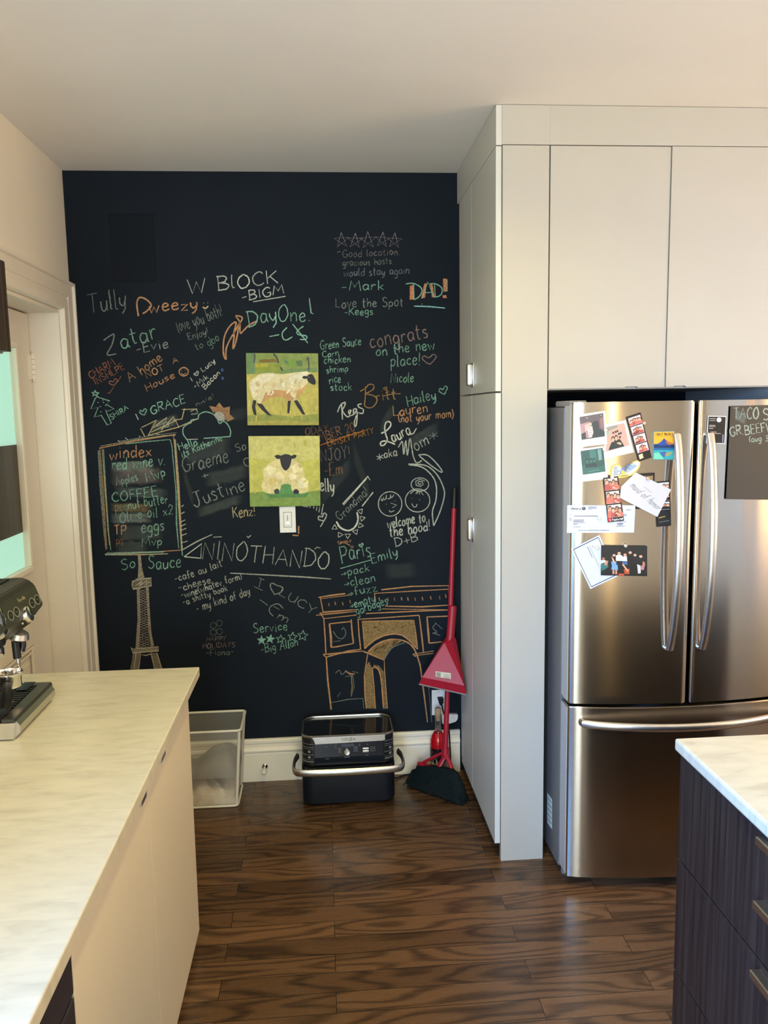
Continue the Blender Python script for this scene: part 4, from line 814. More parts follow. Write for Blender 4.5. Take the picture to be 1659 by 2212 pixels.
# ---------- things held on the fridge doors
def fplane(px, py):
    """tangent plane of the bowed door front under an image point"""
    y = 2.56
    for _ in range(6):
        p = pl('Y', y).hit(px, py); y = yfr(p.x)
    sl = 2 * .043 * (p.x - FXC) / .407 ** 2
    return Plane((p.x, y, p.z), (sl, -1, 0)), p
class Sheet:
    """flat sheet with image corners TL TR BR BL lying on the door, layer deep"""
    def __init__(s, corners, layer):
        cx = sum(c[0] for c in corners) / 4; cy = sum(c[1] for c in corners) / 4
        s.pl, s.c = fplane(cx, cy); s.off = .0022 + layer * .0016
        s.q = [s.pl.hit(x, y, s.off) for x, y in corners]
    def uv(s, u, v, k=0):
        a, b, c, d = s.q; p = (a * (1 - u) + b * u) * (1 - v) + (d * (1 - u) + c * u) * v
        return p + s.pl.n * (.00045 + k)
    def slab(s, name, m, label, cat, group=None, th=.0008, pts=None):
        bm = B(); pts = pts or [(0, 0), (1, 0), (1, 1), (0, 1)]
        prism(bm, [s.uv(u, v) - s.pl.n * .00045 for u, v in pts], -s.pl.n * th)
        o = obj(name, bm, m, None, loc=s.uv(.5, .5)); tag(o, label, cat, group); return o
    def ink(s): return Ink(lambda x, y, k: s.uv(x, y, k))
M['paper'] = mat('white_paper', (0.60, 0.60, 0.64), 0.6)
M['card'] = mat('cream_card', (0.60, 0.56, 0.54), 0.65)
M['photo_border'] = mat('white_photo_border', (0.60, 0.60, 0.57), 0.4)
M['photo_black'] = mat('black_photo_border', (0.012, 0.011, 0.012), 0.25)
M['kraft'] = mat('brown_card', (0.45, 0.33, 0.20), 0.6)
skin, skin2, hair = S('#d9a284'), S('#b9795c'), S('#2a1c18')
def person(k, x, y, s, top, legs, sk=None, hr=None, hh=1.0):
    """a tiny printed figure: head at (x, y), s = head radius in picture units"""
    sk = sk or skin; hr = hr or hair
    k.fill(ell(x, y - s * .25, s * 1.05, s * 1.25, 12), hr)
    k.fill([(x - s * 1.5, y + s * 5 * hh), (x - s * 1.6, y + s * 1.9), (x - s * .6, y + s * 1.2), (x + s * .6, y + s * 1.2), (x + s * 1.6, y + s * 1.9), (x + s * 1.5, y + s * 5 * hh)], top)
    if legs: k.fill([(x - s * 1.4, y + s * 5 * hh), (x + s * 1.4, y + s * 5 * hh), (x + s * 1.2, y + s * 8 * hh), (x - s * 1.2, y + s * 8 * hh)], legs)
    k.fill(ell(x, y + s * .15, s * .8, s, 12), sk)
# three white-bordered instant photos
sh = Sheet([(1246, 896), (1307, 887), (1311, 959), (1252, 966)], 2)
o = sh.slab('instant_photo', M['photo_border'], 'white bordered instant photo of a person in a striped top, topmost on the fridge', 'photo', 'instant photos on the fridge', .0012)
k = sh.ink(); k.poly('.08,.08 .92,.06 .93,.76 .09,.78', S('#5a4a50')); k.poly('.08,.3 .42,.26 .42,.74 .09,.76', S('#a98084')); k.poly('.24,.34 .40,.32 .41,.52 .25,.53', S('#d0a79c')); k.poly('.5,.32 .6,.26 .72,.28 .74,.5 .92,.62 .93,.76 .4,.77 .46,.5', S('#1e2a2a')); k.poly('.78,.2 .92,.18 .92,.55 .8,.5', S('#8a6068'))
k.fill(ell(.44, .34, .055, .05, 12), S('#cfa890')); k.poly('.36,.42 .50,.40 .53,.60 .46,.74 .36,.74 .34,.56', S('#e2dccf'))
for y in (.46, .53, .60, .67): k.stroke([(.36, y), (.52, y - .015)], .022, S('#a85a50'))
k.fill(ell(.34, .14, .02, .015, 8), S('#f2e6d0')); k.fill(ell(.84, .12, .014, .012, 8), S('#f2e6d0')); k.poly('.09,.6 .25,.56 .26,.77 .09,.78', S('#2a2f30')); k.done('picture', M['print'], o)
sh = Sheet([(1304, 917), (1351, 907), (1369, 977), (1306, 991)], 1)
o = sh.slab('instant_photo', M['photo_border'], 'white bordered instant photo of two people in dark clothes by a pale wall', 'photo', 'instant photos on the fridge', .0012)
k = sh.ink(); k.poly('.06,.10 .90,.08 .90,.76 .06,.80', S('#c79c8c')); k.poly('.06,.10 .60,.09 .58,.16 .06,.24', S('#8d8a80')); k.poly('.10,.26 .22,.24 .22,.32 .10,.34', S('#8fa89a'))
for x, y in ((.34, .27), (.44, .26), (.52, .25), (.56, .34), (.64, .33), (.58, .44)): k.poly('%f,%f %f,%f %f,%f %f,%f' % (x, y, x + .07, y - .01, x + .07, y + .05, x, y + .06), S('#2a2628'))
k.poly('.14,.78 .2,.66 .28,.56 .4,.52 .6,.52 .66,.62 .72,.76', S('#16282a')); person(k, .34, .49, .065, S('#16282a'), None, hh=.8); person(k, .47, .47, .065, S('#1b3032'), None, hh=.8); k.poly('.45,.62 .56,.6 .64,.66 .6,.70', skin); k.done('picture', M['print'], o)
sh = Sheet([(1248, 970), (1307, 963), (1313, 1034), (1254, 1041)], 1)
o = sh.slab('instant_photo', M['photo_border'], 'white bordered instant photo with a dark green picture, under the one with a striped top', 'photo', 'instant photos on the fridge', .0012)
k = sh.ink(); k.poly('.09,.07 .92,.05 .93,.77 .10,.79', S('#1e4a44')); k.poly('.40,.08 .64,.07 .66,.40 .42,.42', S('#2f6a60')); k.poly('.70,.08 .84,.07 .84,.40 .72,.42', S('#6f9088')); k.poly('.10,.52 .40,.46 .55,.62 .92,.58 .93,.77 .10,.79', S('#2c5c54'))
for x in (.30, .44, .56): person(k, x, .40, .055, S('#10302c'), None, S('#35655a'), S('#0c2422'), .7)
k.stroke([(.3, .72), (.7, .69)], .03, S('#4f8478')); k.done('picture', M['print'], o)
# photo strips
def strip(sh, k, cells, cols, faces):
    for i, (v0, v1) in enumerate(cells):
        k.fill([(.08, v0), (.92, v0), (.92, v1), (.08, v1)], cols)
        h_ = v1 - v0
        for x, dy in faces[i]:
            r_ = .115; y = v0 + h_ * (.40 + dy)
            k.fill([(x - .2, v1 - .005), (x - .16, y + h_ * .16), (x + .16, y + h_ * .16), (x + .2, v1 - .005)], random.choice([S('#b0504a'), S('#c8695a'), S('#7a3834')]) if cols[0] > .4 and cols[1] < .8 * cols[0] + .1 else random.choice([S('#1b1b1d'), S('#2a2a2c'), S('#121214')]))
            k.fill(ell(x, y - h_ * .05, r_ * 1.08, h_ * .21, 12), hair); k.fill(ell(x, y, r_ * .85, h_ * .17, 12), random.choice([skin, skin2, S('#c98f74')]))
sh = Sheet([(1352, 901), (1383, 891), (1407, 988), (1379, 997)], 2)
o = sh.slab('photo_strip', M['photo_black'], 'pinkish photo booth strip of four pictures, upper middle of the left fridge door', 'photo', 'photo booth strips', .0008)
k = sh.ink(); cs = [(.04, .22), (.24, .42), (.44, .62), (.64, .82)]
strip(sh, k, cs, S('#e6c2c8'), [[(.25, .1), (.45, 0), (.65, .05), (.8, .1)], [(.3, .12), (.5, 0), (.7, .08)], [(.45, .0), (.62, .1), (.3, .15)], [(.5, 0), (.66, .12), (.38, .14)]])
k.poly('.1,.86 .4,.85 .4,.95 .1,.96', S('#e0c49a')); k.done('pictures', M['print'], o)
sh = Sheet([(1302, 1032), (1334, 1028), (1347, 1124), (1312, 1128)], 3)
o = sh.slab('photo_strip', M['photo_black'], 'black bordered photo booth strip of three pictures overlapping the letter', 'photo', 'photo booth strips', .0008)
k = sh.ink(); cs = [(.03, .29), (.32, .59), (.62, .90)]
strip(sh, k, cs, S('#d9c2b8'), [[(.22, -.1), (.42, .06), (.66, -.02), (.82, .1)]] * 3); 
for v in (.24, .54, .82): k.fill([(.5, v), (.62, v - .03), (.86, v + .04), (.8, v + .06)], skin)
k.poly('.03,.905 .25,.905 .25,.985 .03,.985', S('#c8182a')); k.text('Featured', .28, .975, .95, .965, .045, S('#f2f2f2'), 1, .014, 0)
k.stroke([(.09, .93), (.19, .965)], .02, S('#f0d0d0')); k.done('pictures', M['print'], o)
sh = Sheet([(1414, 1041), (1446, 1038), (1449, 1135), (1418, 1138)], 1)
o = sh.slab('photo_strip', M['photo_black'], 'black and white photo booth strip half hidden by the cream card and door handle', 'photo', 'photo booth strips', .0008)
k = sh.ink(); cs = [(.03, .22), (.25, .43), (.46, .63)]
strip(sh, k, cs, S('#d8d8dc'), [[(.3, .1), (.6, 0), (.8, .05)]] * 3); k.poly('.08,.66 .92,.66 .92,.97 .08,.97', S('#15181c')); k.stroke([(.15, .8), (.6, .78)], .03, S('#a58a3a')); k.stroke([(.15, .9), (.85, .88)], .015, S('#6f7478')); k.done('pictures', M['print'], o)
sh = Sheet([(1313, 1026), (1414, 1021), (1413, 1098), (1318, 1102)], 0)
o = sh.slab('framed_print', M['photo_black'], 'brown print with a black border behind the cream card', 'print', None, .0008)
k = sh.ink(); k.poly('.05,.09 .96,.08 .96,.86 .05,.87', S('#94744c')); k.stroke(P('~.76,.2 .82,.14 .9,.18 .86,.28 .93,.3'), .018, S('#4a3620')); k.done('picture', M['print'], o)
# mountain magnet
sh = Sheet([(1411, 932), (1456, 931), (1455, 993), (1410, 993)], 1)
o = sh.slab('mountain_magnet', mat('magnet_edge', (0.10, 0.25, 0.30), 0.4), 'orange and blue magnet with a mountain over a lake', 'magnet', None, .003)
k = sh.ink(); k.poly('.02,.02 .98,.02 .98,.5 .02,.5', S('#e8a92e')); k.text('MOUNT RUNDLE', .09, .135, .91, .135, .07, S('#4a3a1c'), 1, .024, 0); k.stroke([(.07, .17), (.93, .17)], .012, S('#8a6a2c'))
k.poly('.02,.5 .02,.44 .18,.44 .34,.38 .5,.25 .58,.30 .74,.38 .98,.46 .98,.5', S('#2b4a96')); k.poly('.5,.25 .58,.29 .74,.37 .98,.44 .98,.50 .72,.47 .6,.40 .62,.34', S('#b96a34')); k.poly('.02,.46 .2,.46 .34,.50 .7,.49 .98,.46 .98,.59 .02,.59', S('#14305a'))
k.poly('.02,.58 .98,.58 .98,.98 .02,.98', S('#2f9fa4')); k.poly('.02,.58 .98,.58 .98,.66 .02,.66', S('#1f5f90')); k.poly('.28,.74 .56,.70 .64,.76 .54,.92 .46,.90', S('#3c5f98')); k.poly('.60,.76 .96,.72 .74,.86 .56,.88', S('#a8945a')); k.poly('.02,.76 .26,.74 .44,.90 .5,.98 .02,.98', S('#6fc8a4')); k.done('printed_face', M['print'], o)
# wave sticker
sh = Sheet([(1314, 993), (1384, 993), (1384, 1033), (1314, 1033)], 1)
outl = P('@.06,.95 .07,.55 .14,.30 .30,.26 .42,.42 .52,.62 .62,.35 .76,.10 .92,.03 .98,.18 .94,.45 .82,.70 .70,.86 .5,.95 .25,1.0')
o = sh.slab('wave_sticker', mat('yellow_sticker_edge', (0.72, 0.50, 0.12), 0.4), 'yellow edged surf wave magnet with blue lettering tucked above the cream card', 'magnet', None, .002, outl[:-1])
k = sh.ink(); c_ = lambda p, s_, cx, cy: [(cx + (x - cx) * s_, cy + (y - cy) * s_) for x, y in p]
k.fill(P('@.11,.92 .12,.56 .17,.36 .29,.33 .38,.48 .36,.70 .25,.95'), S('#e8ecec')); k.fill(P('@.54,.74 .66,.38 .78,.16 .91,.10 .94,.20 .88,.46 .76,.68 .64,.80'), S('#e6eef0'))
for y in (.40, .50, .60, .70, .80): k.stroke([(.15, y + .05), (.22, y - .01), (.30, y + .02)], .035, S('#1d3350'))
k.stroke(P('~.28,.66 .35,.58 .38,.72 .30,.80'), .025, S('#2f6fa8')); k.text('YEWWW', .58, .72, .90, .34, .30, S('#2f78c4'), 1, .030, 0); k.stroke([(.38, .88), (.6, .84)], .03, S('#2a2a30')); k.done('printed_face', M['print'], o)
# letter
sh = Sheet([(1225, 1091), (1372, 1091), (1369, 1150), (1224, 1151)], 1)
o = sh.slab('letter', M['paper'], 'white printed government letter across the left fridge door', 'letter', None, .0008)
k = sh.ink(); ink_ = S('#4a4a52'); k.text('Ontario', .06, .155, .205, .155, .07, S('#3a3a40'), 1, .008, 0); k.fill(ell(.245, .115, .026, .058, 16), S('#26262a')); k.fill([(.232, .10), (.245, .135), (.258, .10), (.245, .085)], S('#d8d8dc'))
for v, u0, u1, w_ in ((.06, .31, .43, .012), (.09, .31, .44, .01), (.12, .31, .43, .01), (.15, .31, .37, .01), (.33, .04, .06, .012), (.39, .10, .45, .016), (.48, .035, .07, .012), (.53, .035, .07, .012), (.53, .095, .25, .016), (.58, .095, .25, .014), (.63, .095, .27, .014), (.68, .095, .155, .014), (.78, .09, .20, .012), (.91, .17, .31, .014), (.91, .32, .49, .014), (.91, .50, .63, .014), (.17, .87, .94, .016), (.34, .82, .88, .014), (.38, .82, .88, .014), (.60, .76, .88, .012), (.675, .74, .83, .03), (.72, .76, .80, .014), (.76, .73, .86, .012)):
    k.stroke([(u0, v), (u1, v)], w_, ink_, 1, False, .3)
k.done('printed_text', M['matteprint'], o)
# cream card
sh = Sheet([(1361, 1015), (1448, 1057), (1418, 1116), (1335, 1075)], 4)
pts = [(.12, 0), (1, .0), (1, 1), (.02, .98), (-.05, .62)]
o = sh.slab('note_card', M['card'], 'cream card with flowing handwriting pinned aslant over the photos', 'card', None, .0012, pts)
k = sh.ink()
for q in lettering('maid of honor', (.07, .50), (.97, .80), -.20 if False else .22, .06): k.stroke([(x + (.62 - y) * .25, y) for x, y in q], .0075, S('#3a3230'))
k.line('.42,.30 .64,.37', .008, S('#5a5250'), .9); k.done('handwriting', M['matteprint'], o)
# blue-lined card
sh = Sheet([(1233, 1185), (1294, 1155), (1334, 1244), (1275, 1272)], 1)
o = sh.slab('bordered_card', M['paper'], 'white card with a blue line border tilted behind the group photo', 'card', None, .0010)
k = sh.ink(); nb = S('#33405c')
for a, b in (((.06, .04), (.94, .04)), ((.94, .04), (.94, .96)), ((.94, .96), (.06, .96)), ((.06, .96), (.06, .04))): k.stroke([a, b], .016, nb, 1, False, 0)
for i, (u, v0, v1) in enumerate(((.66, .14, .20), (.57, .13, .62), (.50, .12, .38))): k.stroke([(u, v0), (u, v1)], .012, ink_, 1, False, .3)
k.done('printed_text', M['matteprint'], o)
# group photo
sh = Sheet([(1298, 1177), (1397, 1179), (1397, 1244), (1297, 1242)], 2)
o = sh.slab('group_photo', M['photo_black'], 'glossy night photo of seven people standing together', 'photo', None, .0008)
k = sh.ink(); k.poly('.0,.0 1,0 1,1 0,1', S('#14171a')); k.poly('.0,.62 .3,.6 .7,.66 1,.6 1,1 0,1', S('#0d0f11'))
person(k, .05, .44, .042, S('#e2ddd8'), S('#2f6a68'), S('#a86c50')); person(k, .28, .32, .042, S('#141416'), S('#6f9cc8')); person(k, .39, .25, .045, S('#dcd6d0'), S('#181a1c'), hh=1.15); person(k, .52, .30, .042, S('#e0d6d0'), S('#3f5f88'), hr=S('#5a2a1c')); person(k, .63, .22, .045, S('#121214'), S('#101012'), hh=1.2); person(k, .735, .30, .042, S('#161618'), S('#121214'), hh=1.1); person(k, .86, .34, .045, S('#17171a'), S('#141414'), hh=1.0)
for s_, c in (('.0,.60 .14,.55 .16,.72 .02,.86', '#2f6a68'), ('.1,.5 .16,.52 .12,.68 .07,.64', '#c08a70'), ('.24,.66 .36,.64 .37,.80 .22,.80', '#6f9cc8'), ('.25,.80 .29,.80 .29,.95 .25,.95', '#c08a70'), ('.31,.80 .35,.80 .35,.95 .31,.95', '#c08a70'), ('.49,.78 .62,.76 .61,.94 .51,.94', '#b04a20'), ('.78,.60 .86,.66 .86,.90 .80,.92', '#c8c4bc'), ('.88,.62 .94,.70 .92,.80 .86,.78', '#c07878'), ('.22,.36 .27,.44 .31,.58 .26,.56', '#d9a284'), ('.47,.58 .60,.84 .57,.86 .46,.64', '#d9a284'), ('.38,.93 .50,.93 .50,.99 .38,.99', '#c04a34'), ('.90,.50 .95,.54 .95,.68 .90,.66', '#b9795c')): k.poly(s_, S(c))
k.done('picture', M['print'], o)
# right door: small black card and the black sheet
sh = Sheet([(1528, 898), (1568, 899), (1565, 959), (1524, 958)], 1)
o = sh.slab('info_card', M['photo_border'], 'small black card with a white edge at the left of the right fridge door', 'card', None, .0012)
k = sh.ink(); k.poly('.04,.03 .96,.03 .95,.97 .05,.97', S('#17130f'))
for v, u1 in ((.10, .42), (.17, .42), (.34, .42), (.38, .44), (.45, .32), (.58, .5), (.63, .74), (.71, .45)): k.stroke([(.10, v), (u1, v)], .026, S('#a59a8e'), 1, False, .2)
k.stroke([(.86, .66), (.86, .95)], .05, S('#8a86a8'), 1, False); k.done('printed_text', M['print'], o)
sh = Sheet([(1577, 877), (1702, 874), (1698, 1080), (1567, 1078)], 1)
M['sheet'] = mat('black_chalk_sheet', (0.030, 0.028, 0.024), 0.5)
o = sh.slab('chalk_sheet', M['sheet'], 'black magnetic chalk sheet with a chalk shopping note on the right fridge door', 'sign', None, .0012)
k = Ink(lambda x, y, kk: sh.pl.hit(x, y, sh.off + .0005 + kk)); cg = S('#a9b5a4')
k.text('TACO', 1583, 906, 1637, 903, 23, cg, .8, 2.6); k.text('S', 1647, 906, 1660, 905, 24, cg, .8, 2.8); k.text('GR.BEEF', 1576, 943, 1652, 932, 20, cg, .85, 2.6); k.text('1', 1657, 936, 1660, 935, 20, cg, .85, 2.6); k.text('(aug 3', 1616, 954, 1657, 952, 13, cg, .75, 2); k.text(')', 1660, 952, 1664, 951, 13, cg, .75, 2)
k.smear(1584, 895, 1610, 905, 14, Gy, .25); k.done('chalk_lettering', M['chalk'], o)
# round silver magnets
for px, py, lay, r_, m_, lab in ((1307, 929, 3, .0058, 'satin', 'holding the striped top photo'), (1304, 970, 3, .0058, 'satin', 'holding the dark green photo'), (1390, 914, 3, .0052, 'satin', 'at the edge of the pinkish photo strip'), (1321, 1031, 4, .006, 'satin', 'atop the black bordered photo strip'), (1397, 1033, 5, .006, 'satin', 'holding the cream card'), (1294, 1118, 2, .006, 'satin', 'on the printed letter'), (1289, 1182, 2, .0062, 'satin', 'on the blue bordered card'), (1350, 1178, 3, .006, 'satin', 'at the top of the group photo')):
    pln, p = fplane(px, py); c = pln.hit(px, py, .0022 + lay * .0016)
    o = obj('round_magnet', lathe(B(), [(0, -.002), (r_, -.002), (r_, .0026), (r_ * .85, .0036), (0, .0038)], c, pln.n, 20), M[m_], None, loc=c, smooth=True); tag(o, 'small round silver magnet ' + lab, 'magnet', 'round magnets on the fridge')
pln, p = fplane(1551, 907); c = pln.hit(1551, 907, .0042)
o = obj('button_magnet', lathe(B(), [(0, -.0015), (.008, -.0015), (.008, .003), (.006, .005), (0, .005)], c, pln.n, 20), M['white'], None, loc=c, smooth=True); tag(o, 'white domed magnet holding the small black card', 'magnet')

# ================================================================== CHALKBOARD WALL FITTINGS
def canvas(px, name, label, roll):
    c = V((0, 0, 0))
    q = [pl('Y', YC - .022).hit(x, y) for x, y in px]; c = sum(q, V((0, 0, 0))) / 4; h = .1555
    R_ = Matrix.Rotation(roll, 3, 'Y')
    bm = B(); box(bm, (-h, .0, -h), (h, .020, h), .0015); bm.transform(Matrix.Translation(c) @ R_.to_4x4())
    o = obj(name, bm, M['canvas'], None, loc=c); tag(o, label, 'painting', 'sheep paintings')
    k = Ink(lambda u, v, kk: c + R_ @ V((-h + 2 * h * u, -.0004 - kk, h - 2 * h * v)), 4e-5); return o, k
M['canvas'] = mat('primed_canvas_edge', (0.62, 0.62, 0.36), 0.8)
o, k = canvas([(529, 764), (686, 763), (690, 917), (537, 919)], 'sheep_painting', 'square painting of a black-faced sheep standing in profile', math.radians(.9))
pz = lambda s: [((x - 137 - (y - 112) * .046) / 757, (y - 112) / 746) for x, y in P(s)]
k.poly('0,0 1,0 1,1 0,1', S('#bfb358')); k.fill(pz('137,112 895,112 895,310 150,330'), S('#8a9a52')); k.fill(pz('137,112 230,112 240,320 150,330'), S('#6f8e5a')); k.fill(pz('240,235 500,225 530,300 250,310'), S('#8f9a3a')); k.fill(pz('270,180 440,170 470,205 290,210'), S('#80682a')); k.fill(pz('230,220 380,215 370,250 240,262'), S('#b0a83a')); k.fill(pz('540,180 700,170 720,240 620,260 540,230'), S('#7fa044')); k.fill(pz('500,285 893,255 895,312 510,322'), S('#76905a')); k.fill(pz('660,190 725,185 735,245 680,245'), S('#5f7a52'))
for s_, w_, c in (('225,120 230,160 222,215', .020, '#4a4a48'), ('425,118 460,160 480,215', .026, '#4a4f40'), ('790,160 800,220 800,295', .020, '#4f5048'), ('775,190 785,150 802,165', .014, '#5a5c4c'), ('500,255 525,290', .03, '#3a4a44'), ('548,190 580,215', .05, '#5f8468')): k.stroke(pz('~' + s_), w_, S(c))
k.fill(pz('0,0 1,1 2,0') if False else [(.0, .30), (1, .26), (1, 1), (0, 1)], S('#c2b65c')); k.fill([(0, .86), (.3, .84), (.6, .88), (1, .84), (1, 1), (0, 1)], S('#93994a')); k.fill([(.0, .95), (.5, .93), (1, .96), (1, 1), (0, 1)], S('#a8a04c'))
for i in range(26):
    u = random.random(); v = random.uniform(.55, .96); k.stroke([(u, v), (u + random.uniform(-.02, .02), v - random.uniform(.04, .14))], random.uniform(.012, .035), S(random.choice(['#d0c468', '#a9a848', '#b8ac50', '#c9bb62'])), 1)
k.fill(pz('~235,360 300,325 400,315 520,330 640,312 740,300 790,300 830,340 800,400 770,470 720,545 660,600 600,600 540,565 470,560 390,575 330,610 300,632 245,605 215,560 190,490 175,440 200,390 235,360'), S('#e0d3a6'))
k.fill(pz('~350,520 450,490 560,500 620,530 650,595 600,600 540,568 470,562 390,578 310,628 330,580'), S('#c89a66')); k.fill(pz('~680,500 740,470 790,430 770,480 720,548 670,590'), S('#d0a468')); k.fill(pz('~230,380 330,335 450,335 380,400 280,470 250,560 215,540 195,470'), S('#ece2c0')); k.fill(pz('~600,360 720,310 790,305 740,370 650,430 600,420'), S('#efe6c8'))
for i in range(22):
    x = random.uniform(230, 720); y = random.uniform(360, 540); k.stroke(pz('~%f,%f %f,%f %f,%f' % (x, y, x + random.uniform(-12, 12), y + 22, x + random.uniform(-30, 20), y + 46)), random.uniform(.015, .035), S(random.choice(['#e9dcb4', '#d6c48c', '#f0e8cc', '#d9b98a'])), .9)
for s_ in ('225,595 260,600 248,660 265,755 235,745 212,670', '260,630 320,635 360,690 425,760 380,750 320,700', '590,605 622,602 610,735 588,732', '655,602 690,597 735,660 780,748 750,745 690,665'): k.fill(pz(s_), S('#26242c'))
k.fill(pz('~790,340 820,325 850,340 878,400 870,435 840,430 800,405 785,370'), S('#23262c')); k.fill(pz('~732,358 755,345 790,352 790,370 750,375'), S('#23262c')); k.fill(ell((805 - 137 - 12) / 757, (362 - 112) / 746, .006, .004, 6), S('#dfe0e0')); k.done('painted_picture', M['paint'], o)
o, k = canvas([(536, 944), (690, 942), (692, 1091), (541, 1094)], 'sheep_painting', 'square painting of a black-faced sheep lying seen from the front', math.radians(.8))
py_ = lambda s: [((x - 175 - (y - 972) * .03) / 738, (y - 972) / 728) for x, y in P(s)]
k.poly('0,0 1,0 1,1 0,1', S('#c2bf5c')); k.poly('0,.0 1,.0 1,.32 .5,.4 0,.3', S('#cdc878')); k.poly('0,.80 .3,.78 .7,.82 1,.77 1,1 0,1', S('#7f9a4c')); k.poly('.2,.82 .5,.79 .85,.81 .8,.87 .3,.88', S('#568a4c'))
for i in range(20):
    u = random.uniform(.02, .98); v = random.uniform(.05, .75); k.stroke([(u, v), (u + .01, v + random.uniform(.05, .2))], random.uniform(.03, .06), S(random.choice(['#c7c364', '#bcb954', '#cfca78'])), 1)
k.fill(py_('~430,1230 500,1195 620,1200 690,1240 740,1310 770,1400 805,1450 795,1540 730,1570 640,1545 580,1480 520,1540 450,1570 360,1555 315,1500 335,1400 330,1320 380,1260'), S('#dfd196'))
for cx, cy, r_, c in ((400, 1330, 60, '#efe4b4'), (690, 1300, 55, '#eadfac'), (740, 1460, 60, '#efe5bc'), (370, 1480, 50, '#e6d6a0'), (640, 1390, 40, '#f0e6c0'), (500, 1380, 45, '#ecdfae'), (430, 1440, 45, '#d8c078')): k.fill(ell((cx - 175 - (cy - 972) * .03) / 738, (cy - 972) / 728, r_ / 738, r_ / 728 * .9, 14), S(c))
for i in range(34):
    x = random.uniform(340, 780); y = random.uniform(1260, 1530); k.stroke(py_('~%f,%f %f,%f %f,%f' % (x, y, x + random.uniform(-16, 16), y + 16, x + random.uniform(-34, 24), y + 26)), random.uniform(.014, .034), S(random.choice(['#f1e8c2', '#d8c88a', '#e9dca8', '#c8bd6a', '#e0c88a'])), .95)
k.fill(py_('520,1480 560,1465 620,1475 640,1570 500,1575'), S('#5c9558')); k.fill(py_('~445,1530 475,1515 500,1530 495,1565 450,1565'), S('#3a3c3c')); k.fill(py_('~645,1540 675,1520 705,1540 700,1570 655,1570'), S('#232a38'))
k.fill(py_('~500,1180 560,1158 620,1175 622,1230 605,1290 575,1325 550,1322 522,1280 508,1230'), S('#2b2a2e')); k.fill(py_('~445,1175 480,1165 520,1178 510,1205 470,1205'), S('#26282a')); k.fill(py_('~610,1180 650,1165 678,1172 660,1200 620,1208'), S('#26282a')); k.done('painted_picture', M['paint'], o)
# dimmer switch
q0 = pl('Y', YC).hit(603, 1094); q1 = pl('Y', YC).hit(639, 1150)
t = thing('dimmer_switch', 'white dimmer switch plate below the lower sheep painting', 'switch', (q0.x / 2 + q1.x / 2, YC - .001, q0.z / 2 + q1.z / 2))
cx, cz = (q0.x + q1.x) / 2 + .001, (q0.z + q1.z) / 2
obj('wall_plate', box(B(), (cx - .036, YC - .0065, cz - .059), (cx + .036, YC - .0005, cz + .059), .002), M['white'], t)
obj('rocker_surround', box(B(), (cx - .0185, YC - .0072, cz - .035), (cx + .0185, YC - .0064, cz + .035), .0003), M['greyplastic'], t, 'grey outline around the rocker')
obj('rocker', box(B(), (cx - .0165, YC - .0095, cz - .033), (cx + .0165, YC - .0067, cz + .033), .0012), M['white'], t)
obj('slider_slot', box(B(), (cx - .0016, YC - .0105, cz - .004), (cx + .0016, YC - .0093, cz + .020), .0002), M['greyplastic'], t, 'dark slot')
obj('slider', box(B(), (cx - .0085, YC - .0125, cz - .020), (cx + .0085, YC - .0098, cz - .010), .0012), M['pull'], t)
bm = B()
obj('plate_screw', lathe(bm, [(0, 0), (.0025, 0), (.002, .0012), (0, .0014)], (cx, YC - .0065, cz + .048), (0, -1, 0), 12), M['satin'], t)
obj('plate_screw', lathe(B(), [(0, 0), (.0025, 0), (.002, .0012), (0, .0014)], (cx, YC - .0065, cz - .048), (0, -1, 0), 12), M['satin'], t)
# outlet with its plug and cord
t = thing('wall_outlet', 'white wall outlet plate low on the chalkboard wall behind the broom', 'outlet', (.517, YC - .001, .339))
obj('wall_plate', box(B(), (.481, YC - .0065, .278), (.553, YC - .0005, .400), .002), M['white'], t)
obj('receptacle', box(B(), (.500, YC - .0085, .300), (.534, YC - .0066, .378), .002), M['white'], t)
obj('plate_screw', lathe(B(), [(0, 0), (.0025, 0), (0, .0014)], (.517, YC - .0065, .390), (0, -1, 0), 12), M['satin'], t)
t = thing('power_cord', 'black power cord and plug running from the outlet to the air fryer', 'cord', (.52, YC - .03, .34))
bm = B(); prism(bm, [(.506, YC - .0088, .369), (.532, YC - .0088, .369), (.532, YC - .0088, .347), (.524, YC - .0088, .334), (.514, YC - .0088, .337)], (0, -.028, 0)); bmesh.ops.bevel(bm, geom=list(bm.edges), offset=.002, segments=2, affect='EDGES')
obj('plug', bm, M['matte_black'], t)
pts = smooth_pts([(.524, YC - .030, .338), (.532, YC - .032, .30), (.553, YC - .034, .25), (.562, YC - .032, .12), (.562, YC - .030, .03), (.552, YC - .0262, .0045), (.50, YC - .0262, .0045), (.43, YC - .0262, .0045), (.37, YC - .030, .0045), (.33, YC - .045, .0045), (.305, 3.50, .006), (.287, 3.48, .02)], 6)
obj('cable', tube(B(), pts, .0034, 8), M['matte_black'], t, smooth=True)
# white plug-in adapter
t = thing('plug_in_adapter', 'white plug-in adapter block just above the baseboard behind the broom', 'adapter', (.562, YC - .001, .262))
bm = B(); prism(bm, [(.525, YC - .0005, .287), (.602, YC - .0005, .283), (.600, YC - .0005, .262), (.594, YC - .0005, .250), (.560, YC - .0005, .240), (.528, YC - .0005, .240)], (0, -.026, 0)); bmesh.ops.bevel(bm, geom=list(bm.edges), offset=.003, segments=2, affect='EDGES')
obj('housing', bm, M['white'], t, smooth=True)
obj('status_light', box(B(), (.574, YC - .0285, .270), (.578, YC - .0264, .273)), M['greyplastic'], t)
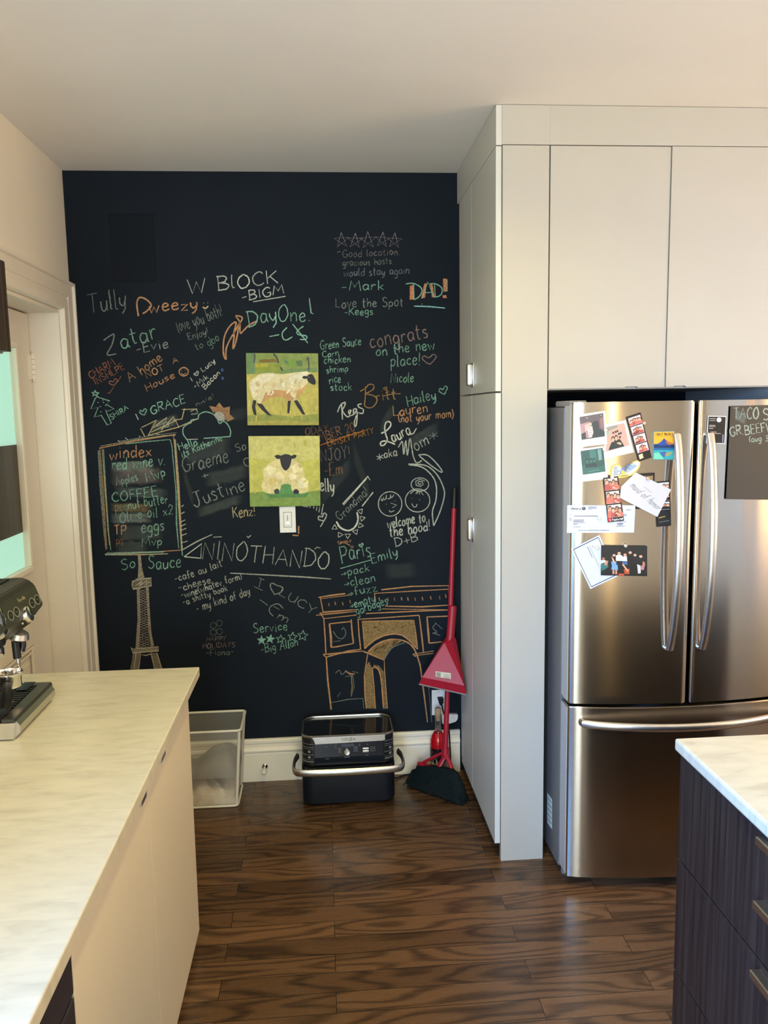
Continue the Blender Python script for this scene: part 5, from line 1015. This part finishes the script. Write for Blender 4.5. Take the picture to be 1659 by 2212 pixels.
# door stop on the baseboard
t = thing('door_stop', 'chrome door stop with a pale rubber tip on the baseboard', 'door stop', (-.302, YC - .016, .070))
obj('stem', lathe(B(), [(0, 0), (.014, 0), (.013, .004), (.006, .008), (.006, .045), (.012, .050), (.012, .058), (0, .058)], (-.302, YC - .0165, .074), (0, -1, 0), 20), M['chrome'], t, smooth=True)
obj('rubber_tip', lathe(B(), [(0, .0), (.011, 0), (.0105, .012), (.006, .017), (0, .018)], (-.302, YC - .0747, .074), (0, -1, 0), 20), M['white'], t, 'pale rubber tip', smooth=True)

# ================================================================== BIN, AIR FRYER, BROOM, BOTTLE
t = thing('storage_bin', 'tall translucent plastic bin with pale rims beside the left cabinet', 'bin', (-.58, 3.40, 0))
def ring(x0, x1, y0, y1, r, z, n=5):
    o = []
    for cx, cy, a0 in ((x1 - r, y1 - r, 0), (x0 + r, y1 - r, 90), (x0 + r, y0 + r, 180), (x1 - r, y0 + r, 270)):
        for i in range(n + 1):
            a = math.radians(a0 + 90 * i / n); o.append(V((cx + r * math.cos(a), cy + r * math.sin(a), z)))
    return o
def loft(rings, cap0=True, cap1=True, bm=None, mi=0):
    bm = bm or B(); vs = [[bm.verts.new(p) for p in r] for r in rings]; n = len(vs[0]); fs = []
    for a, b in zip(vs, vs[1:]):
        for i in range(n): fs.append(bm.faces.new((a[i], a[(i + 1) % n], b[(i + 1) % n], b[i])))
    if cap0: fs.append(bm.faces.new(vs[0][::-1]))
    if cap1: fs.append(bm.faces.new(vs[-1]))
    for f in fs: f.material_index = mi
    bmesh.ops.recalc_face_normals(bm, faces=fs); return bm
BX0, BX1, BY0, BY1, BH = -.735, -.405, 3.318, 3.520, .352
def bring(z, e=0.0):
    s_ = z / BH; return ring(BX0 - .02 * s_ + e, BX1 + .026 * s_ - e, BY0 - .018 * s_ + e, BY1 + .012 * s_ - e, .018, z)
bm = loft([bring(.002), bring(BH - .004)], True, False)
obj('bin_body', bm, M['bin'], t, smooth=True)
bm = B(); tube(bm, bring(BH) + [bring(BH)[0]], .0055, 8, cap=False); obj('rim', bm, M['binrim'], t, 'milky rim', smooth=True)
bm = B(); tube(bm, bring(.006) + [bring(.006)[0]], .005, 8, cap=False); obj('base_rim', bm, M['binrim'], t, 'milky base edge', smooth=True)
for cx, cy in ((1, -1), (-1, -1), (1, 1), (-1, 1)):
    bm = B(); x0_ = BX1 - .006 if cx > 0 else BX0 + .006; y0_ = BY0 + .006 if cy < 0 else BY1 - .006
    tube(bm, [(x0_, y0_, .008), (x0_ + cx * (.026 if cx > 0 else .02), y0_ + (-.018 if cy < 0 else .012), BH - .006)], .0065, 10); obj('corner_post', bm, M['binrim'], t, 'milky corner', smooth=True)
def cloth_heap(name, x0, x1, y0, y1, z0, zf, m, label, n=22):
    bm = B(); top = []; bot = []
    for j in range(9):
        v = j / 8; ra = []; rb = []
        for i in range(n + 1):
            u = i / n; x = x0 + (x1 - x0) * u; y = y0 + (y1 - y0) * v; edge = min(1, 6 * u, 6 * (1 - u), 4 * v + .25, 4 * (1 - v) + .25)
            zz_ = zf(u, v); ra.append(bm.verts.new((x, y, z0(u) + max(.004, (zz_ - z0(u)) * (0.35 + .65 * edge))))); rb.append(bm.verts.new((x, y, z0(u))))
        top.append(ra); bot.append(rb)
    fs = []
    for j in range(8):
        for i in range(n):
            fs.append(bm.faces.new((top[j][i], top[j][i + 1], top[j + 1][i + 1], top[j + 1][i]))); fs.append(bm.faces.new((bot[j][i], bot[j + 1][i], bot[j + 1][i + 1], bot[j][i + 1])))
    for j in range(8):
        for a in (0, n): fs.append(bm.faces.new((top[j][a], top[j + 1][a], bot[j + 1][a], bot[j][a])))
    for i in range(n):
        for a in (0, 8): fs.append(bm.faces.new((top[a][i], top[a][i + 1], bot[a][i + 1], bot[a][i])))
    bmesh.ops.recalc_face_normals(bm, faces=fs)
    o = obj(name, bm, m, None, loc=((x0 + x1) / 2, (y0 + y1) / 2, z0(.5)), smooth=True, sharp=60); tag(o, label, 'cloth'); return o
M['pinkcloth'] = m_wood('crumpled_pale_pink_cloth', (0.62, 0.50, 0.40), (0.80, 0.74, 0.62), 0.9, (18, 18, 24))
M['greycloth'] = mat('grey_cloth', (0.23, 0.21, 0.19), 0.95, noise=0.2, nscale=12)
cloth_heap('crumpled_cloth', BX0 + .012, BX1 - .010, BY0 + .012, BY1 - .012, lambda u: .006, lambda u, v: .082 + .016 * math.sin(u * 13 + v * 3) + .013 * math.sin(u * 24 + v * 9) + .008 * math.sin(v * 14 + u * 40), M['pinkcloth'], 'crumpled pale pink cloth in the bottom of the plastic bin', 34)
cloth_heap('folded_cloth', BX0 + .008, BX1 + .002, BY0 + .004, BY1 - .010, lambda u: .132, lambda u, v: .172 + .085 * min(1, max(0, (u - .40) / .50)) * (1 if u < .92 else .8) + .010 * math.sin(u * 12) + .006 * math.sin(v * 10 + u * 4), M['greycloth'], 'grey cloth lying on the pink cloth in the plastic bin')

# air fryer
AX0, AX1, AY0, AY1 = -.128, .286, 3.276, 3.525
t = thing('air_fryer', 'black two drawer style air fryer with a silver handle bar on the floor', 'air fryer', ((AX0 + AX1) / 2, (AY0 + AY1) / 2, 0))
def ar(z, e=0, r=.05, f=0): return ring(AX0 + e, AX1 - e, AY0 + e + f, AY1 - e, r, z, 8)
obj('base', loft([ar(0, .025), ar(.012, .006), ar(.168, .004), ar(.176, .008)]), M['matte_black'], t, smooth=True)
body = obj('body', loft([ar(.180, .012), ar(.186, .006), ar(.296, .008), ar(.304, .010)]), M['black'], t, smooth=True)
obj('top_plate', loft([ar(.3045, .016), ar(.308, .016)]), M['gloss_black'], t, smooth=True)
bm = B(); pth = ar(.311, .010, .055); tube(bm, pth + [pth[0]], .0045, 8, .007, cap=False, ref=(0, 0, 1)); obj('rim', bm, M['satin'], t, 'silver rim', smooth=True)
bm = B(); prism(bm, [(-.075, AY0 - .0015, .316), (.238, AY0 - .0015, .316), (.238, AY0 - .0015, .292), (.228, AY0 - .0015, .288), (-.062, AY0 - .0015, .285), (-.066, AY0 - .0015, .300)], (0, .012, 0)); band = obj('front_band', bm, M['satin'], t, 'silver band')
FP = Plane((0, AY0 - .004, 0), (0, -1, 0))
k = Ink(lambda x, y, kk: V((x, AY0 - .0019 - kk, y)))
for q in lettering('NINJA', (.052, .2955), (.110, .2955), -.012): k.stroke(q, .0026, S('#2a2a2c'))
k.done('lettering', M['print'], band)
cp = obj('control_panel', box(B(), (-.066, AY0 - .001, .192), (.232, AY0 + .02, .284), .001), M['gloss_black'], t)
k = Ink(lambda x, y, kk: V((x, AY0 - .0016 - kk, y))); lt = S('#8a8f98')
k.fill([(.050, .268), (.105, .268), (.105, .281), (.050, .281)], S('#3c424c'))
for y in (.262, .256, .250, .244):
    k.stroke([(.036, y), (.048, y)], .002, lt); k.stroke([(.102, y + .003), (.120, y + .003)], .002, lt)
for x, y in ((.022, .275), (.022, .265), (.125, .277), (.125, .270), (-.018, .272), (.158, .275)): k.stroke([(x, y), (x + .006, y)], .0024, lt)
for y in (.245, .253, .261): k.stroke([(.172, y), (.196, y)], .0016, lt)
k.stroke([(.060, .222), (.084, .222)], .003, lt); k.stroke([(-.020, .218), (-.004, .218)], .002, lt); k.stroke([(.152, .226), (.166, .226)], .002, lt); k.done('printed_markings', M['print'], cp)
obj('dial', lathe(B(), [(0, 0), (.0135, 0), (.0135, .010), (.011, .0125), (0, .012)], (.073, AY0 - .001, .246), (0, -1, 0), 24), M['chrome'], t, 'round metal dial', smooth=True)
for z in (.256, .244): obj('button', box(B(), (.140, AY0 - .004, z - .0045), (.168, AY0 - .001, z + .0045), .002), M['satin'], t, 'silver button')
for x0, x1 in ((AX0 + .010, -.070), (.236, AX1 - .010)):
    k = Ink(lambda x, y, kk: V((x, AY0 + (.0045 + .0 if AX0 + .06 < x < AX1 - .06 else 0) + (lambda e: 0 if e >= .05 else .05 - math.sqrt(max(0, .05 ** 2 - (.05 - e) ** 2)))(min(x - AX0 - .006, AX1 - .006 - x)) + .0035 - kk, y)))
    for i, y in enumerate((.205, .214, .236, .262, .270, .284)):
        xs = [x0 + (x1 - x0) * j / 8 for j in range(9)]; k.stroke([(x, y) for x in xs], (.006, .002, .003, .002, .003, .003)[i], S('#6a6c70'), 1, False, .2)
    for y in (.225, .250): k.fill(ell((x0 + x1) / 2 + .005, y, .006, .006, 10), S('#8a8a88'))
    k.done('printed_sticker', M['print'], body)
pts = []
for x, y, z in smooth_pts([(AX0 - .012, AY0 + .055, .212), (AX0 - .026, AY0 + .02, .202), (AX0 - .024, AY0 - .035, .186), (AX0 + .02, AY0 - .058, .184), (.079, AY0 - .066, .184), (AX1 - .02, AY0 - .058, .184), (AX1 + .024, AY0 - .035, .186), (AX1 + .026, AY0 + .02, .202), (AX1 + .012, AY0 + .055, .212)], 8): pts.append((x, y, z))
obj('handle_bar', tube(B(), pts,   .007, 14, .0155, ref=(0, 0, 1)), M['satin'], t, 'curved silver handle bar', smooth=True)
for x in (AX0 + .045, AX1 - .045): obj('handle_mount', box(B(), (x - .024, AY0 - .052, .164), (x + .024, AY0 + .012, .178), .003), M['satin'], t)

# wine bottle
bc = V((.500, 3.492, 0))
t = thing('wine_bottle', 'clear bottle of red drink with a cork and black label behind the broom', 'bottle', bc)
M['red_liquid'] = mat('red_liquid_in_glass', (0.62, 0.008, 0.016), 0.05, Transmission_Weight=0.35, Emission_Color=(0.5, .0, .01, 1), Emission_Strength=0.0)
M['clear_glass'] = mat('clear_glass', (0.90, 0.92, 0.88), 0.03, Transmission_Weight=1.0, Alpha=0.55)
prof = [(0, .002), (.033, .002), (.0375, .006), (.0375, .178), (.036, .190), (.030, .206), (.020, .222), (.0155, .236), (.0145, .262), (.0145, .292), (.0165, .294), (.0165, .302), (.0145, .304)]
obj('filled_body', lathe(B(), prof[:7] + [(0, .222)], bc, n=32), M['red_liquid'], t, smooth=True)
obj('neck', lathe(B(), prof[6:] + [(.0120, .304), (.0120, .224)], bc, n=32), M['clear_glass'], t, smooth=True)
obj('cork', lathe(B(), [(0, .280), (.0112, .280), (.0125, .304), (.0140, .306), (.0140, .336), (.012, .339), (0, .339)], bc, n=24), mat('cork', (0.42, 0.28, 0.16), 0.8, noise=.2, nscale=150), t, smooth=True)
def cyl_pt(r_): return lambda a, z, kk: bc + V(((r_ + kk) * math.sin(a), -(r_ + kk) * math.cos(a), z))
k = Ink(cyl_pt(.0380))
def wrap(a0, a1, z0, z1, col):
    n = 12
    for i in range(n):
        u, v = a0 + (a1 - a0) * i / n, a0 + (a1 - a0) * (i + 1) / n; k.k -= k.step if i else 0; k.fill([(u, z0), (v, z0), (v, z1), (u, z1)], col)
wrap(-1.6, 1.0, .03, .155, S('#141014')); wrap(-1.6, 1.0, .03, .088, S('#b07c50')); k.fill([(-.55 + .36 * math.cos(math.radians(q)), .082 + .026 * math.sin(math.radians(q))) for q in range(0, 360, 20)], S('#d9c6a0')); k.stroke([(-.7, .086), (-.55, .087)], .003, S('#4a3428')); k.stroke([(-.45, .087), (-.3, .085)], .003, S('#4a3428'))
for q in lettering('TIAGO', (-1.15, .120), (-.1, .120), -.012): k.stroke(q, .0022, S('#c23a28'), 1, False, 0)
k.stroke([(-1.1, .138), (-.8, .139), (-.4, .137)], .005, S('#9c3428'), 1, False, .5); k.stroke([(-1.0, .111), (-.3, .111)], .004, S('#c8c4bc'), 1, False, .4)
k.done('label', M['print'], t, 'black and tan paper label')

# broom
bt, bn = V((.5905, 3.535, 1.352)), V((.518, 3.392, .176))
ax = (bt - bn).normalized(); side = V((.72, -.69, 0)).normalized()
t = thing('broom', 'red broom with dark bristles leaning in the corner by the pantry', 'broom', (bn.x, bn.y - .02, 0))
obj('pole', tube(B(), [bn - ax * .03, bt - ax * .095], .0115, 16), M['red'], t, smooth=True)
obj('grip', tube(B(), [bt - ax * .095, bt - ax * .09, bt - ax * .01, bt], [.0122, .0130, .0130, .009], 16), M['black'], t, 'black hand grip', smooth=True)
hc = V((.478, 3.372, .098))
bm = B(); tube(bm, [bn + ax * .015, bn - ax * .035], .0165, 16)
for s_ in (-1, 1): tube(bm, [bn - ax * .004, hc + side * (.092 * s_) + V((0, 0, .002))], .010, 12, .007)
tube(bm, [bn - ax * .02, hc], .013, 12, .008)
tube(bm, [hc - side * .105, hc + side * .105], .012, 12, .009)
obj('bracket', bm, M['red'], t, smooth=True)
bm = B(); rings = []
fwd = V((-side.y, side.x, 0)); fwd = fwd if fwd.y < 0 else -fwd
nn = 30
for (z, hl, hw, shift) in ((.112, .085, .012, 0), (.100, .112, .017, 0), (.055, .135, .028, .012), (.004, .160, .040, .026)):
    r_ = []
    for i in range(nn):
        a = 2 * math.pi * i / nn; ca, sa = math.cos(a), math.sin(a); cx = math.copysign(abs(ca) ** .5, ca) * hl; sy = math.copysign(abs(sa) ** .6, sa) * hw
        jz = random.uniform(-.003, .012) if z < .01 else 0
        p = V((hc.x, hc.y, 0)) + side * (cx + (.012 if z < .06 else 0)) + fwd * (sy + shift) + V((0, 0, max(.001, z + jz + (.012 * cx / hl if z > .05 else 0)))); p.x = min(p.x, XP - .004); r_.append(p)
    rings.append(r_)
br_ = obj('bristle_head', loft(rings, bm=bm), M['bristle'], t, 'dark bristles', smooth=True)
bm = B()
for i in range(150):
    u = random.uniform(-.15, .16); w_ = random.uniform(-.03, .045)
    p0 = V((hc.x, hc.y, 0)) + side * (u * .8) + fwd * (w_ * .6 + .006) + V((0, 0, .075)); p1 = V((hc.x, hc.y, 0)) + side * (u * 1.08 + .01) + fwd * (w_ + .024) + V((0, 0, .0015))
    p0.x = min(p0.x, XP - .006); p1.x = min(p1.x, XP - .006); tube(bm, [p0, p0.lerp(p1, .5), p1], [.0022, .002, .0014], 5)
o = obj('bristle', bm, M['bristle'], t); o['kind'] = 'stuff'
# dustpan clipped to the pole
t = thing('dustpan', 'red long handled dustpan clipped upside up on the broom pole', 'dustpan', (.53, 3.41, .45))
PD = 3.405
def dp(px, py, y): return pl('Y', y).hit(px, py)
sa_, sb_ = dp(978, 1308, 3.463), dp(972, 1384, 3.425)
obj('socket', tube(B(), [sa_, sa_ * .97 + sb_ * .03, sb_], [.0125, .0185, .0185], 16), M['red'], t, smooth=True)
apex = dp(974, 1368, 3.43)
fl, frt = dp(905, 1478, 3.395), dp(1008, 1501, 3.34)
bl_, br2 = fl + V((.012, .05, 0)), frt + V((-.004, .06, 0))
lip_l, lip_r = dp(912, 1463, 3.385), dp(1003, 1481, 3.335)
rid = dp(1003, 1480, 3.325)
r_top = dp(968, 1388, 3.405); r_l = dp(960, 1388, 3.42); r_r = dp(985, 1380, 3.43)
bm = B()
def face(*p): return bm.faces.new([bm.verts.new(q) for q in p])
a1, a2 = r_l, dp(976, 1386, 3.395)
face(a1, lip_l, lip_r, a2)                       # big sloped back of the pan
face(a2, lip_r, frt, r_r)                        # narrow right flank
face(lip_l, fl, frt, lip_r)                      # lower flange
face(a1, a2, r_r, apex)
face(apex + V((0, .02, 0)), r_r + V((0, .03, 0)), br2, bl_, a1 + V((0, .03, 0)))   # back
face(fl, bl_, br2, frt); face(a1, a1 + V((0, .03, 0)), bl_, fl, lip_l); face(r_r, frt, br2, r_r + V((0, .03, 0)))
bmesh.ops.remove_doubles(bm, verts=list(bm.verts), dist=1e-5); bmesh.ops.recalc_face_normals(bm, faces=list(bm.faces))
for v in bm.verts: v.co.x = min(v.co.x, XP - .002)
pan = obj('pan', bm, M['red'], t)
frt.x = min(frt.x, XP - .006)
obj('lip', tube(B(), [fl, frt], .0035, 8), M['greyplastic'], t, 'grey rubber lip', smooth=True)
bm = B(); n_ = (lip_l - a1).cross(lip_r - a1).normalized(); n_ = n_ if n_.y < 0 else -n_
PP = Plane(a1, n_)
k = Ink(lambda x, y, kk: PP.hit(x, y, .0008 + kk)); k.fill([(941, 1450), (974, 1454), (974, 1467), (941, 1462)], S('#cfc8b8')); k.fill([(943, 1452), (952, 1453), (952, 1463), (943, 1462)], S('#8f9088'))
for y in (1458, 1462, 1465): k.stroke([(958, y), (971, y + 1.2)], 1.4, S('#6a6a68'))
k.done('price_sticker', M['matteprint'], pan, 'white barcode sticker')

# ================================================================== COFFEE MACHINE
EY0, EY1 = 1.935, 2.238
t = thing('espresso_machine', 'black and steel espresso machine at the back of the left worktop', 'coffee machine', (-.90, (EY0 + EY1) / 2, .91))
bm = B(); prism(bm, [(-1.035, EY0, .914), (-.772, EY0, .914), (-.760, EY0, .926), (-.760, EY0, .944), (-.768, EY0, .955), (-1.035, EY0, .955)], (0, EY1 - EY0 - .02, 0))
es = [e for e in bm.edges if abs(e.verts[0].co.x - e.verts[1].co.x) < 1e-6 and abs(e.verts[0].co.y - e.verts[1].co.y) < 1e-6 and e.verts[0].co.x > -.77]
bmesh.ops.bevel(bm, geom=es, offset=.012, segments=4, affect='EDGES'); obj('base', bm, M['satin'], t)
bm = B(); box(bm, (-1.03, EY0 + .012, .9105), (-.778, EY1 - .032, .9145)); obj('rubber_foot', bm, M['matte_black'], t)
bm = B(); prism(bm, [(-.80, EY0 + .004, .9555), (-.768, EY0 + .004, .9555), (-.772, EY0 + .004, .963), (-.80, EY0 + .004, .963)], (0, EY1 - EY0 - .028, 0)); prism(bm, [(-.985, EY1 - .045, .9555), (-.80, EY1 - .045, .9555), (-.80, EY1 - .045, .963), (-.985, EY1 - .045, .963)], (0, .021, 0)); obj('tray_frame', bm, M['esp'], t)
bm = B()
for i in range(14): box(bm, (-.975, EY0 + .012 + i * .0168, .957), (-.805, EY0 + .0215 + i * .0168, .9615))
obj('drip_grate', bm, M['black'], t)
obj('drip_slot', box(B(), (-.845, EY1 - .085, .9625), (-.815, EY1 - .020, .9640)), M['gloss_black'], t)
bm = B(); box(bm, (-1.035, EY0 + .004, .956), (-.965, EY1 - .004, 1.122), .006); obj('back_column', bm, M['satin'], t)
hp = [(-1.035, 1.252), (-.838, 1.258), (-.820, 1.251), (-.805, 1.237), (-.785, 1.180), (-.806, 1.155), (-.820, 1.130), (-.850, 1.112), (-1.035, 1.118)]
bm = B(); prism(bm, [(x, EY0 - .01, z) for x, z in hp], (0, EY1 - EY0 + .010, 0)); bmesh.ops.bevel(bm, geom=[e for e in bm.edges], offset=.003, segments=2, affect='EDGES')
head = obj('head', bm, M['esp'], t)
bm = B(); box(bm, (-1.02, EY0 + .015, 1.2565), (-.860, EY1 - .03, 1.262), .003)
for i in range(5): box(bm, (-.99 + .026 * i, EY0 + .03, 1.262), (-.98 + .026 * i, EY1 - .045, 1.266), .002)
obj('cup_tray', bm, M['black'], t)
hn = V((.945, 0, .33)).normalized(); HP = Plane((-.795, 2.1, 1.208), hn)
k = Ink(lambda x, y, kk: HP.hit(x, y, .0012 + kk))
pbut = obj('button_panel', box(B(), (-.99, EY0 + .02, 1.14), (-.90, EY1 - .02, 1.22)), M['black'], t)
for x, y in ((22.5, 1330), (35, 1322), (68.5, 1302.5), (79.5, 1295.5)):
    k.stroke(ell(x, y, 6.0, 10.5, 24, rot=-15), 1.3, S('#8d9488')); k.fill(ell(x - .6, y - 4, 2.0, 2.6, 8), S('#171a17')); k.fill(ell(x + .8, y + 4, 2.0, 2.6, 8), S('#171a17')); k.stroke([(x - 2, y), (x + 2, y - 1.2)], 1, S('#8d9488'))
k.text('Breville', 39, 1301.5, 53.5, 1293, 8, S('#8f8a68'), 1, 1.2); k.fill(ell(47.6, 1347.5, 2.0, 2.2, 8), S('#c8ccd0')); k.fill(ell(72.8, 1331, 2.0, 2.2, 8), S('#c8ccd0')); k.done('printed_markings', M['print'], head)
kc = HP.hit(57.5, 1327.5, .0)
obj('dial', lathe(B(), [(0, -.004), (.0225, -.004), (.0225, .005), (.0205, .0095), (.018, .0105), (0, .0100)], kc, hn, 32), M['chrome'], t, 'big chrome dial', smooth=True)
dc = V((-.880, 1.975, 1.168))
obj('grinder_dome', lathe(B(), [(.040, -.020), (.056, -.006), (.060, .004), (.056, .040), (.047, .070), (.034, .090), (0, .096)], dc + V((.034, 0, 0)), n=40), M['chrome'], t, 'polished steel dome', smooth=True)
obj('group_collar', lathe(B(), [(0, .004), (.055, .004), (.058, -.008), (.056, -.016), (.040, -.020), (0, -.020)], dc + V((.030, .0, -.012)), n=40), M['black'], t, smooth=True)
obj('group_ring', lathe(B(), [(0, 0), (.048, 0), (.050, -.006), (.050, -.020), (.046, -.026), (0, -.026)], dc + V((.030, .005, -.034)), n=40), M['chrome'], t, 'polished group ring', smooth=True)
obj('spout_cover', lathe(B(), [(0, .0), (.020, -.002), (.030, .006), (.026, .020), (.012, .028), (0, .030)], V((-.832, 2.155, 1.105)), (.3, 0, 1), 24), M['satin'], t, smooth=True)
bm = B(); tube(bm, smooth_pts([(-.838, 2.155, 1.110), (-.822, 2.158, 1.100), (-.818, 2.158, 1.088), (-.822, 2.155, 1.072)], 6), .008, 12); tube(bm, [(-.835, 2.150, 1.112), (-.832, 2.148, 1.055)], .0105, 14)
obj('wand_mount', bm, M['black'], t, smooth=True)
obj('steam_wand', tube(B(), smooth_pts([(-.830, 2.148, 1.056), (-.829, 2.147, 1.03), (-.831, 2.146, .998)], 4), .0048, 12), M['chrome'], t, 'chrome wand', smooth=True)
# portafilter resting on the tray
pc_ = V((-.840, 2.100, .964))
t = thing('portafilter', 'steel portafilter basket with a black handle resting on the coffee machine tray', 'portafilter', pc_)
obj('basket', lathe(B(), [(0, .024), (.026, .024), (.032, .030), (.0335, .058), (.0365, .062), (.0365, .069), (.0325, .069), (.0305, .060), (.028, .040), (0, .038)], pc_, n=36), M['chrome'], t, smooth=True)
obj('spout', lathe(B(), [(0, .0), (.008, .0), (.009, .016), (.014, .026), (0, .026)], pc_, n=20), M['chrome'], t, smooth=True)
hd = V((.045, -.16, -.005)).normalized()
obj('handle', tube(B(), [pc_ + V((0, 0, .048)) + hd * .032, pc_ + V((0, 0, .038)) + hd * .052, pc_ + V((0, 0, .026)) + hd * .085, pc_ + V((0, 0, .020)) + hd * .135, pc_ + V((0, 0, .018)) + hd * .15], [.007, .011, .0145, .015, .010], 16), M['black'], t, 'black handle', smooth=True)
